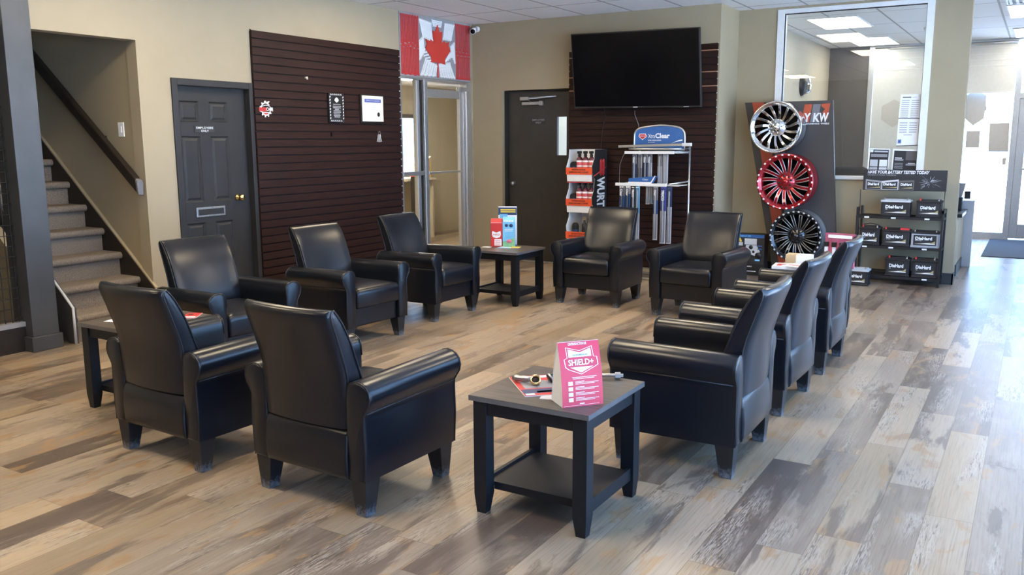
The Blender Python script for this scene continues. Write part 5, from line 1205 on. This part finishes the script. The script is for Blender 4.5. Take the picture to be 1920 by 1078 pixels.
def wheel(x, z, R, yface, spokes, lean, m_rim, m_spoke, m_edge, m_barrel, m_mark, label, marks=0, pair=False, hubm=None):
    t = thing('alloy_wheel', label, 'wheel', (x, 10.088, z), 0, 'alloy wheels on the display board')
    # face looks along -y; local y=0 is the board
    yf = yface - 10.088
    rim = MB().lathe([(0.80*R, yf + 0.085), (0.815*R, yf + 0.040), (0.86*R, yf + 0.022), (0.91*R, yf + 0.012), (0.93*R, yf + 0.002), (0.975*R, yf - 0.002), (1.0*R, yf + 0.006), (1.0*R, yf + 0.020), (0.965*R, yf + 0.028)], 64, axis='y').build('rim', m_rim, t)
    bar = MB().lathe([(0.965*R, yf + 0.028), (0.93*R, yf + 0.05), (0.915*R, yf + 0.10), (0.91*R, -0.10), (0.94*R, -0.06), (0.975*R, -0.04), (0.985*R, -0.012), (0.94*R, -0.012), (0.86*R, -0.04), (0.84*R, yf + 0.085)], 64, axis='y').build('barrel', m_barrel, t)
    MB().lathe([(0.0, -0.03), (0.85*R, -0.03), (0.85*R, -0.025), (0, -0.025)], 48, axis='y').build('dark_well', m_matte, t)
    hm = hubm or m_spoke
    hub = MB().lathe([(0.0, yf + 0.035), (0.055*R*1.6, yf + 0.035), (0.10*R*1.6, yf + 0.040), (0.33*R, yf + 0.060), (0.37*R, yf + 0.080), (0.37*R, -0.03), (0.0, -0.03)], 40, axis='y').build('hub', hm, t)
    MB().lathe([(0.0, yf + 0.008), (0.085*R, yf + 0.010), (0.105*R, yf + 0.018), (0.11*R, yf + 0.06)], 24, axis='y').build('centre_cap', hm, t)
    q = MB()
    for k in range(8):
        a = 2*PI*k/8 + 0.2
        q.cyl((0.215*R*math.cos(a), yf + 0.03, 0.215*R*math.sin(a)), (0.215*R*math.cos(a), yf + 0.07, 0.215*R*math.sin(a)), 0.026*R/0.3*0.3 + 0.004, 6)
    q.build('lug_nut', m_black if m_spoke is not m_chrome else m_steel, t)
    r0, r1 = 0.30*R, 0.84*R
    s0 = None; e0 = None
    def pt(r, off, y):
        # off: sideways offset; the spoke sweeps with the radius
        a = lean*(r - r0)/(r1 - r0)
        c, s = math.cos(a), math.sin(a)
        return Vector((r*c - off*s, y, r*s + off*c))
    w0, w1 = (0.040*R, 0.055*R) if not pair else (0.046*R, 0.058*R)
    q = MB(); loops = []
    for j in range(6):
        f = j/5; r = r0 + (r1 - r0)*f; w = w0 + (w1 - w0)*f; y = yf + 0.060 - 0.036*math.sin(f*PI*0.55)
        loops.append([pt(r, -w, y), pt(r, w, y), pt(r, w*0.8, y + 0.04), pt(r, -w*0.8, y + 0.04)])
    q.loft(loops, 0, False); sp_ = q.build('spoke', m_spoke, t, bev=0.003)
    if m_edge:
        q = MB()
        for sgn in (-1, 1): q.tube([l[0 if sgn < 0 else 1] + Vector((0, -0.0005, 0)) for l in loops], 0.0036, 5)
        e_ = q.build('milled_edge', m_edge, sp_)
    for k in range(1, spokes):
        c = sp_.copy(); C.objects.link(c); c.parent = t; c.rotation_euler = (0, -2*PI*k/spokes, 0)
        for g in sp_.children: d = g.copy(); C.objects.link(d); d.parent = c
    if marks:
        q = MB()
        for k in range(marks):
            a = 2*PI*k/marks
            Mm = Matrix.Rotation(a, 4, 'Y') @ Matrix.Translation((0.952*R, yf - 0.001, 0))
            q.box(-0.008, 0.008, -0.001, 0.004, -0.010, 0.010, M=Mm)
        q.build('rim_mark', m_mark, t)
    return t
wheel(-2.530, 1.676, 0.284, 9.82, 15, 0.20, m_chrome, m_chrome, None, m_chrome, None, 'chrome alloy wheel at the top of the display board')
wheel(-2.398, 1.083, 0.309, 9.80, 15, 0.14, m_redpaint, m_redpaint, m_silver, m_redpaint, m_paper, 'candy red alloy wheel in the middle of the display board', 26, True)
m_gblk = mat('gloss_black_paint', (0.012, 0.012, 0.014), 0.18, 0.2, var=0.05, coat=0.4)
wheel(-2.255, 0.488, 0.284, 9.80, 15, 0.12, m_gblk, m_gblk, m_steel, m_silver, m_lgrey, 'black alloy wheel at the bottom of the display board', 30)

# boxed product behind the armchairs
t = thing('carton', 'tall printed carton with pictures of machine parts behind the right facing-camera armchair', 'box', (-2.76, 9.98, 0.135))
MB().box(-2.925, -2.612, 9.90, 10.06, 0.135, 0.475).build('box', m_ink, t, True, bev=0.002)
q = MB(); e = 9.8985
q.box(-2.92, -2.617, e, 9.90, 0.435, 0.470, 1); q.box(-2.84, -2.70, e, 9.90, 0.355, 0.425, 0); q.prism([(-2.82, 0.350), (-2.70, 0.350), (-2.66, 0.28), (-2.70, 0.22), (-2.78, 0.25), (-2.83, 0.30)], e, 9.90, 'y', 0); q.box(-2.91, -2.86, e, 9.90, 0.34, 0.38, 0); q.prism([(-2.915, 0.42), (-2.89, 0.43), (-2.87, 0.39), (-2.89, 0.38)], e, 9.90, 'y', 3); q.box(-2.70, -2.64, e, 9.90, 0.335, 0.350, 1); q.box(-2.69, -2.64, e, 9.90, 0.30, 0.315, 1); q.box(-2.715, -2.66, e, 9.90, 0.170, 0.188, 2)
for x, z, r in ((-2.765, 0.325, 0.024), (-2.735, 0.275, 0.015), (-2.82, 0.21, 0.04), (-2.68, 0.235, 0.035)): q.lathe([(0, e - 0.0006), (r, e - 0.0006), (r, e)], 16, 4, axis='y', M=Matrix.Translation((x, 0, z)))
q.build('print', [m_lgrey, m_blue, m_lblue, m_yellow, m_black], t, True)
q = MB(); q.text('Geno120', (-2.905, e - 0.001, 0.444), (1, 0, 0), (0, 0, 1), 0.020, 0, tw=0.135, bold=0.02); q.build('lettering', m_lblue, t, True)
t = thing('carton', 'low black carton under the tall printed carton', 'box', (-2.76, 9.98, 0))
MB().box(-2.93, -2.605, 9.90, 10.06, 0.0, 0.134).build('box', m_black, t, True, bev=0.002)
q = MB(); q.text('CAMERA', (-2.83, 9.8995, 0.095), (1, 0, 0), (0, 0, 1), 0.016, 0, tw=0.085, bold=0.02); q.box(-2.80, -2.70, 9.899, 9.90, 0.045, 0.052); q.build('lettering', m_paper, t, True)

# ================================================================== BATTERY RACK
br = thing('battery_rack', 'black metal rack of car batteries with a test sign', 'rack', (-1.235, 10.13, 0))
bx0, bx1, by0, by1 = -1.66, -0.805, 9.975, 10.285
for x, ys_, zt in ((bx0, (by0, by0 + 0.05), 0.82), (bx1 - 0.022, (by0, by1 - 0.03), 0.81), (bx0, (by1 - 0.03,), 0.82)):
    for y in ys_: MB().box(x, x + 0.022, y, y + 0.028, 0.0, zt).build('post', m_black, br, True, bev=0.002)
MB().box(bx1 - 0.022, bx1, by0, by1, 0.775, 0.81).build('end_bar', m_black, br, True)
SZ = (0.722, 0.405, 0.085)
for k, z in enumerate(SZ):
    q = MB(); q.box(bx0, bx1, by0 - 0.004, by0 + 0.016, z - 0.018, z + 0.008); q.box(bx0, bx1, by1 - 0.02, by1, z - 0.018, z + 0.008); q.box(bx0, bx0 + 0.02, by0, by1, z - 0.018, z + 0.004); q.box(bx1 - 0.02, bx1, by0, by1, z - 0.018, z + 0.004)
    for j in range(9): q.box(bx0 + 0.02, bx1 - 0.02, by0 + 0.025 + j*0.031, by0 + 0.032 + j*0.031, z - 0.006, z)
    sh = q.build('shelf', m_black, br, True)
    q = MB()
    for x in (((-1.575, -1.31, -0.985), (-1.58, -1.315, -0.99), (-0.97,))[k]): q.box(x, x + 0.048, by0 - 0.006, by0 - 0.004, z - 0.014, z + 0.002)
    q.build('price_tag', m_paper, sh, True)
q = MB()
for x in (-1.632, -0.815): q.cyl((x, 10.0, 0.78), (x, 10.0, 1.01), 0.004, 6)
q.build('sign_rod', m_black, br, True)
sg = MB().box(-1.612, -0.803, 9.985, 10.0, 1.005, 1.222).build('sign_board', m_ink, br, True, bev=0.002)
yq = 9.9845
q = MB(); q.text('HAVE YOUR BATTERY TESTED TODAY', (-1.57, yq, 1.182), (1, 0, 0), (0, 0, 1), 0.031, 0, tw=0.60, bold=0.03, shear=0.25); q.build('lettering', m_paper, sg, True)
q = MB(); q.text('RELIABLE. DURABLE. POWERFUL.', (-1.57, yq, 1.160), (1, 0, 0), (0, 0, 1), 0.014, 0, tw=0.285, bold=0.01, shear=0.15); q.build('lettering', m_grey, sg, True)
def batpic(x, w, m, tilt):
    q = MB(); q.prism([(x, 1.012), (x + w, 1.012), (x + w, 1.012 + 0.10 + tilt), (x, 1.012 + 0.10 - tilt)], yq - 0.0004, yq + 0.0004, 'y', 0); q.prism([(x + 0.012, 1.018), (x + w - 0.01, 1.018), (x + w - 0.01, 1.018 + 0.075 + tilt), (x + 0.012, 1.018 + 0.075 - tilt)], yq - 0.0008, yq - 0.0004, 'y', 1)
    q.prism([(x + 0.02, 1.030), (x + w - 0.015, 1.030), (x + w - 0.015, 1.044), (x + w*0.5, 1.036)], yq - 0.0012, yq - 0.0008, 'y', 2)
    q.text('DieHard', (x + 0.022, yq - 0.001, 1.058), (1, 0, 0), (0, 0, 1), 0.026, 3, tw=w*0.70, bold=0.04)
    q.build('battery_picture', [m, m_ink, m_gold, m_paper], sg, True)
batpic(-1.585, 0.16, m_grey, -0.008); batpic(-1.43, 0.17, m_lgrey, 0.010); batpic(-1.26, 0.15, m_dgrey, 0.004)
q = MB()
for k in range(34):
    an = random.uniform(0, 2*PI); r0 = random.uniform(0.0, 0.05); r1 = r0 + random.uniform(0.01, 0.05)
    p = lambda r: (-0.96 + r*math.cos(an)*1.5, 1.10 + r*math.sin(an))
    a0, a1 = p(r0), p(r1); w = random.uniform(0.0008, 0.0022)
    if min(a0[1], a1[1]) < 1.01 or max(a0[1], a1[1]) > 1.21: continue
    q.prism([(a0[0] - w, a0[1] + w), (a0[0] + w, a0[1] - w), (a1[0] + w*0.3, a1[1] - w*0.3), (a1[0] - w*0.3, a1[1] + w*0.3)], yq - 0.0004, yq, 'y')
q.build('sparks', m_lgrey, sg, True)
def battery(x0, x1, z, h, m, top, label, yfront=9.992, dep=0.17, red=True, cover=False, handle=False, sub='GOLD'):
    w = x1 - x0; t = thing('car_battery', label, 'car battery', ((x0 + x1)/2, yfront + dep/2, z), 0, 'car batteries on and beside the black rack')
    hb = h*0.82
    q = MB(); q.box(-w/2 + 0.006, w/2 - 0.006, -dep/2 + 0.004, dep/2, 0.0, hb); q.box(-w/2, w/2, -dep/2 - 0.002, dep/2, 0.0, 0.018); q.build('case', m, t, bev=0.004)
    MB().box(-w/2, w/2, -dep/2 - 0.002, dep/2, hb, h*0.93).box(-w/2 + 0.02, w/2 - 0.02, -dep/2 + 0.03, dep/2 - 0.01, h*0.93, h*0.98).build('lid', top, t, bev=0.004)
    for s, mm in ((-1, m_red if red else m_steel), (1, m_steel)): MB().lathe([(0.012, h*0.92), (0.012, h*0.97), (0.009, h*0.98), (0.009, h*1.06), (0, h*1.06)], 12, M=Matrix.Translation((s*(w/2 - 0.035), -dep/2 + 0.04, 0))).build('terminal', mm, t)
    if cover: MB().box(w/2 - 0.10, w/2 - 0.01, -dep/2 + 0.005, -dep/2 + 0.06, h*0.90, h*1.04).build('terminal_cover', m_red, t, bev=0.004)
    if handle: MB().tube([(-w/2 + 0.02, 0, h*0.9), (-w/2 + 0.04, -0.02, h*1.06), (0.0, -0.03, h*1.13), (w/2 - 0.03, -0.02, h*1.06), (w/2 - 0.01, 0, h*0.88)], 0.0045, 6).build('rope_handle', m_black, t)
    ye = -dep/2 + 0.0035; lb = MB().box(-w*0.40, w*0.40, ye - 0.001, ye, hb*0.16, hb*0.90).build('label_plate', m_ink, t)
    q = MB(); q.text('DieHard', (-w*0.33, ye - 0.0012, hb*0.57), (1, 0, 0), (0, 0, 1), hb*0.21, 0, tw=w*0.58, bold=0.04); q.text(sub, (-w*0.33, ye - 0.0012, hb*0.47), (1, 0, 0), (0, 0, 1), hb*0.06, 0, tw=w*0.018*len(sub)); q.prism([(-w*0.37, hb*0.27), (w*0.36, hb*0.25), (w*0.36, hb*0.31), (w*0.05, hb*0.34), (-w*0.10, hb*0.285)], ye - 0.0016, ye - 0.001, 'y'); q.build('lettering', m_paper, lb)
    q = MB(); q.prism([(-w*0.38, hb*0.285), (-w*0.05, hb*0.30), (w*0.12, hb*0.37), (w*0.24, hb*0.38), (w*0.36, hb*0.50), (w*0.36, hb*0.33), (w*0.05, hb*0.345)], ye - 0.0014, ye - 0.001, 'y'); q.build('gold_flash', m_gold, lb)
    return t
m_case = mat('black_battery_case', (0.014, 0.014, 0.017), 0.42, var=0.1); m_gcase = mat('grey_battery_case', (0.36, 0.37, 0.40), 0.45, var=0.05)
battery(-1.424, -1.130, 0.7305, 0.185, m_case, m_lgrey, 'black car battery with grey lid on the top rack shelf, left', red=False)
battery(-1.076, -0.832, 0.7305, 0.188, m_case, m_case, 'black car battery with red terminal on the top rack shelf, right')
battery(-1.625, -1.412, 0.4135, 0.205, m_case, m_case, 'black car battery with rope handle at the left of the middle rack shelf', handle=True, sub='PLATINUM')
battery(-1.393, -1.115, 0.4135, 0.190, m_case, m_case, 'black car battery with red terminal cover in the middle of the middle rack shelf', cover=True, sub='PLATINUM')
battery(-1.108, -0.833, 0.4135, 0.178, m_gcase, m_case, 'grey car battery at the right of the middle rack shelf', red=False, sub='PLATINUM AGM')
battery(-1.340, -1.098, 0.0935, 0.205, m_case, m_case, 'black car battery at the left of the bottom rack shelf')
battery(-1.080, -0.830, 0.0935, 0.205, m_case, m_case, 'black car battery at the right end of the bottom rack shelf')
battery(-1.715, -1.463, 0.0, 0.185, m_case, m_lgrey, 'black car battery with grey lid standing on the floor left of the rack', yfront=9.745, red=False)

# ================================================================== PAPERS ON THE INTERIOR WINDOW
yg = YW + 0.030
def paper(name, pts, label, deco, grp='notices taped to the interior window'):
    cx_ = sum(p[0] for p in pts)/4; cz_ = sum(p[1] for p in pts)/4
    t = thing(name, label, 'notice', (cx_, yg, cz_), 0, grp)
    MB().prism(pts, yg - 0.0012, yg, 'y').build('sheet', m_paper, t, True)
    q = MB(); ms = []
    for u0, u1, v0, v1, m in deco:
        if m not in ms: ms.append(m)
        def at(a, c): return ((pts[0][0]*(1-a) + pts[1][0]*a)*(1-c) + (pts[3][0]*(1-a) + pts[2][0]*a)*c, (pts[0][1]*(1-a) + pts[1][1]*a)*(1-c) + (pts[3][1]*(1-a) + pts[2][1]*a)*c)
        k = ms.index(m); q.prism([at(u0, v0), at(u1, v0), at(u1, v1), at(u0, v1)], yg - 0.0016 - 0.0003*k, yg - 0.0012, 'y', k)
    q.build('print', ms, t, True)
m_txt = mat('grey_print_lines', (0.38, 0.38, 0.42), 0.6, var=0.1)
rows_ = [(0.08 + 0.46*c, 0.44 + 0.46*c, 0.05 + r*0.085, 0.085 + r*0.085, m_txt) for c in (0, 1) for r in range(9)] + [(0.10, 0.5, 0.86, 0.90, m_ink), (0.55, 0.75, 0.87, 0.89, m_txt)]
paper('price_list', [(-1.350, 1.758), (-1.140, 1.752), (-1.129, 2.010), (-1.340, 2.013)], 'upper white price list sheet taped to the interior window', rows_ + [(0.0, 1.0, 0.0, 0.03, m_dgrey)])
paper('price_list', [(-1.352, 1.462), (-1.142, 1.470), (-1.140, 1.750), (-1.349, 1.756)], 'lower white price list sheet taped to the interior window', [(0.08 + 0.46*c, 0.44 + 0.46*c, 0.50 + r*0.085, 0.535 + r*0.085, m_txt) for c in (0, 1) for r in range(5)] + [(0.3, 0.7, 0.40, 0.43, m_txt), (0.04, 0.22, 0.10, 0.26, m_txt), (0.07, 0.19, 0.13, 0.23, m_blue), (0.0, 1.0, 0.0, 0.035, m_dgrey)])
paper('poster', [(-1.628, 1.137), (-1.420, 1.137), (-1.413, 1.437), (-1.622, 1.443)], 'black and white poster with four pictures taped at the lower left of the interior window', [(0.04, 0.96, 0.02, 0.96, m_ink), (0.05, 0.20, 0.86, 0.95, m_paper), (0.25, 0.92, 0.87, 0.92, m_lgrey), (0.10, 0.90, 0.70, 0.80, m_grey), (0.08, 0.46, 0.36, 0.60, m_lgrey), (0.54, 0.92, 0.36, 0.60, m_paper), (0.08, 0.46, 0.04, 0.33, m_lgrey), (0.54, 0.92, 0.04, 0.33, m_paper)])
paper('poster', [(-1.388, 1.195), (-1.118, 1.188), (-1.112, 1.428), (-1.381, 1.436)], 'dark poster with a white van taped at the lower right of the interior window', [(0.05, 0.95, 0.07, 0.93, m_ink), (0.10, 0.36, 0.58, 0.62, m_paper), (0.10, 0.42, 0.50, 0.54, m_lgrey)] + [(0.10, 0.42, 0.14 + r*0.07, 0.17 + r*0.07, m_grey) for r in range(4)] + [(0.50, 0.94, 0.52, 0.92, m_dgrey), (0.70, 0.92, 0.62, 0.86, m_paper), (0.64, 0.74, 0.60, 0.72, m_paper), (0.52, 0.94, 0.28, 0.36, m_grey), (0.60, 0.86, 0.32, 0.40, m_lgrey)])
# seen through the interior window
t = thing('wall_speaker', 'black and chrome oval fixture on the cream office wall behind the window glass', 'wall fixture', (-3.12, 13.55, 2.33))
MB().lathe([(0, 0.09), (0.10, 0.07), (0.14, 0.03), (0.15, 0.0)], 24, axis='x', M=Matrix.Translation((-3.12, 13.5, 2.33)) @ Matrix.Diagonal((1, 1.0, 1.05, 1))).build('body', m_black, t, True)
MB().lathe([(0, 0.12), (0.09, 0.10), (0.115, 0.04), (0.12, 0.0)], 24, axis='x', M=Matrix.Translation((-3.12, 13.62, 2.33)) @ Matrix.Diagonal((1, 0.8, 1.1, 1))).build('chrome_cover', m_chrome, t, True)
t = thing('office_chair', 'dark office chair back rising behind the interior window sill', 'office chair', (-1.95, 11.2, 0))
q = MB(); loops = []
for z, w in ((0.75, 0.18), (0.80, 0.21), (1.0, 0.235), (1.14, 0.235), (1.185, 0.215), (1.215, 0.16)): loops.append(rrect(-1.97 - w, -1.97 + w, 11.16, 11.22, 0.025, z))
q.loft(loops); q.build('backrest', m_dgrey, t, True)
MB().box(-2.18, -1.74, 11.22, 11.66, 0.44, 0.52).build('seat', m_dgrey, t, True, bev=0.03, seg=3)
MB().cyl((-1.96, 11.44, 0.06), (-1.96, 11.44, 0.44), 0.03, 12).build('post', m_black, t, True)
q = MB()
for k in range(5):
    a = 2*PI*k/5; q.tube([(-1.96, 11.44, 0.10), (-1.96 + 0.28*math.cos(a), 11.44 + 0.28*math.sin(a), 0.05)], 0.018, 8); q.cyl((-1.96 + 0.28*math.cos(a), 11.43 + 0.28*math.sin(a), 0.026), (-1.96 + 0.28*math.cos(a), 11.46 + 0.28*math.sin(a), 0.026), 0.026, 12)
q.box(-1.99, -1.93, 11.14, 11.18, 0.48, 0.80); q.box(-1.99, -1.93, 11.14, 11.44, 0.44, 0.48); q.build('base', m_black, t, True)

# ================================================================== RECEPTION COUNTER, MAT, SIGN BOARD
t = thing('reception_counter', 'tan and grey reception counter end beyond the pilaster', 'counter', (-0.95, 11.3, 0))
MB().box(-1.35, -0.735, 10.985, 11.80, 0.0, 0.665).build('front_panel', m_cream, t, True)
MB().box(-0.735, -0.722, 10.98, 11.78, 0.0, 0.125).build('plinth', m_basebd, t, True)
MB().box(-1.38, -0.70, 10.96, 11.82, 0.665, 0.705).build('counter_top', m_black, t, True, bev=0.004)
MB().box(-1.35, -0.635, 11.822, 11.90, 0.0, 0.805).build('end_panel', mat('pale_grey_laminate', (0.50, 0.51, 0.53), 0.45, var=0.03), t, True, bev=0.003)
t = thing('card_terminal', 'dark payment terminal on the reception counter', 'card terminal', (-0.80, 11.6, 0.705))
q = MB(); q.box(-0.87, -0.745, 11.50, 11.66, 0.705, 0.86); q.build('base', m_black, t, True, bev=0.01)
q = MB(); q.hexa([(-0.86, 11.52, 0.86), (-0.76, 11.50, 0.86), (-0.76, 11.62, 0.86), (-0.86, 11.64, 0.86)], [(-0.84, 11.48, 1.03), (-0.72, 11.46, 1.03), (-0.72, 11.52, 1.03), (-0.84, 11.54, 1.03)]); q.build('screen_head', m_grey, t, True, bev=0.008)
q = MB(); q.box(-0.735, -0.67, 11.55, 11.60, 0.84, 0.93); q.build('card_reader', m_black, t, True, bev=0.006)
T(MB().box(-0.572, 0.95, 12.98, 15.25, 0.0, 0.010).build('door_mat', m_rubber, None, False, (0.19, 14.1, 0), bev=0.004), 'dark grey entrance mat in front of the glass door', 'door mat')
t = thing('sandwich_board', 'narrow white framed sign board standing outside the storefront', 'sign board', (-1.0, 19.3, -0.16))
q = MB(); q.box(-1.06, -1.03, 19.2, 19.24, -0.16, 1.0); q.box(-0.93, -0.90, 19.2, 19.24, -0.16, 1.0); q.box(-1.03, -0.93, 19.2, 19.24, 0.97, 1.0); q.box(-1.03, -0.93, 19.2, 19.24, 0.3, 0.33); q.build('frame', m_grey, t, True)
MB().box(-1.03, -0.93, 19.21, 19.23, 0.33, 0.97).build('panel', m_lgrey, t, True)
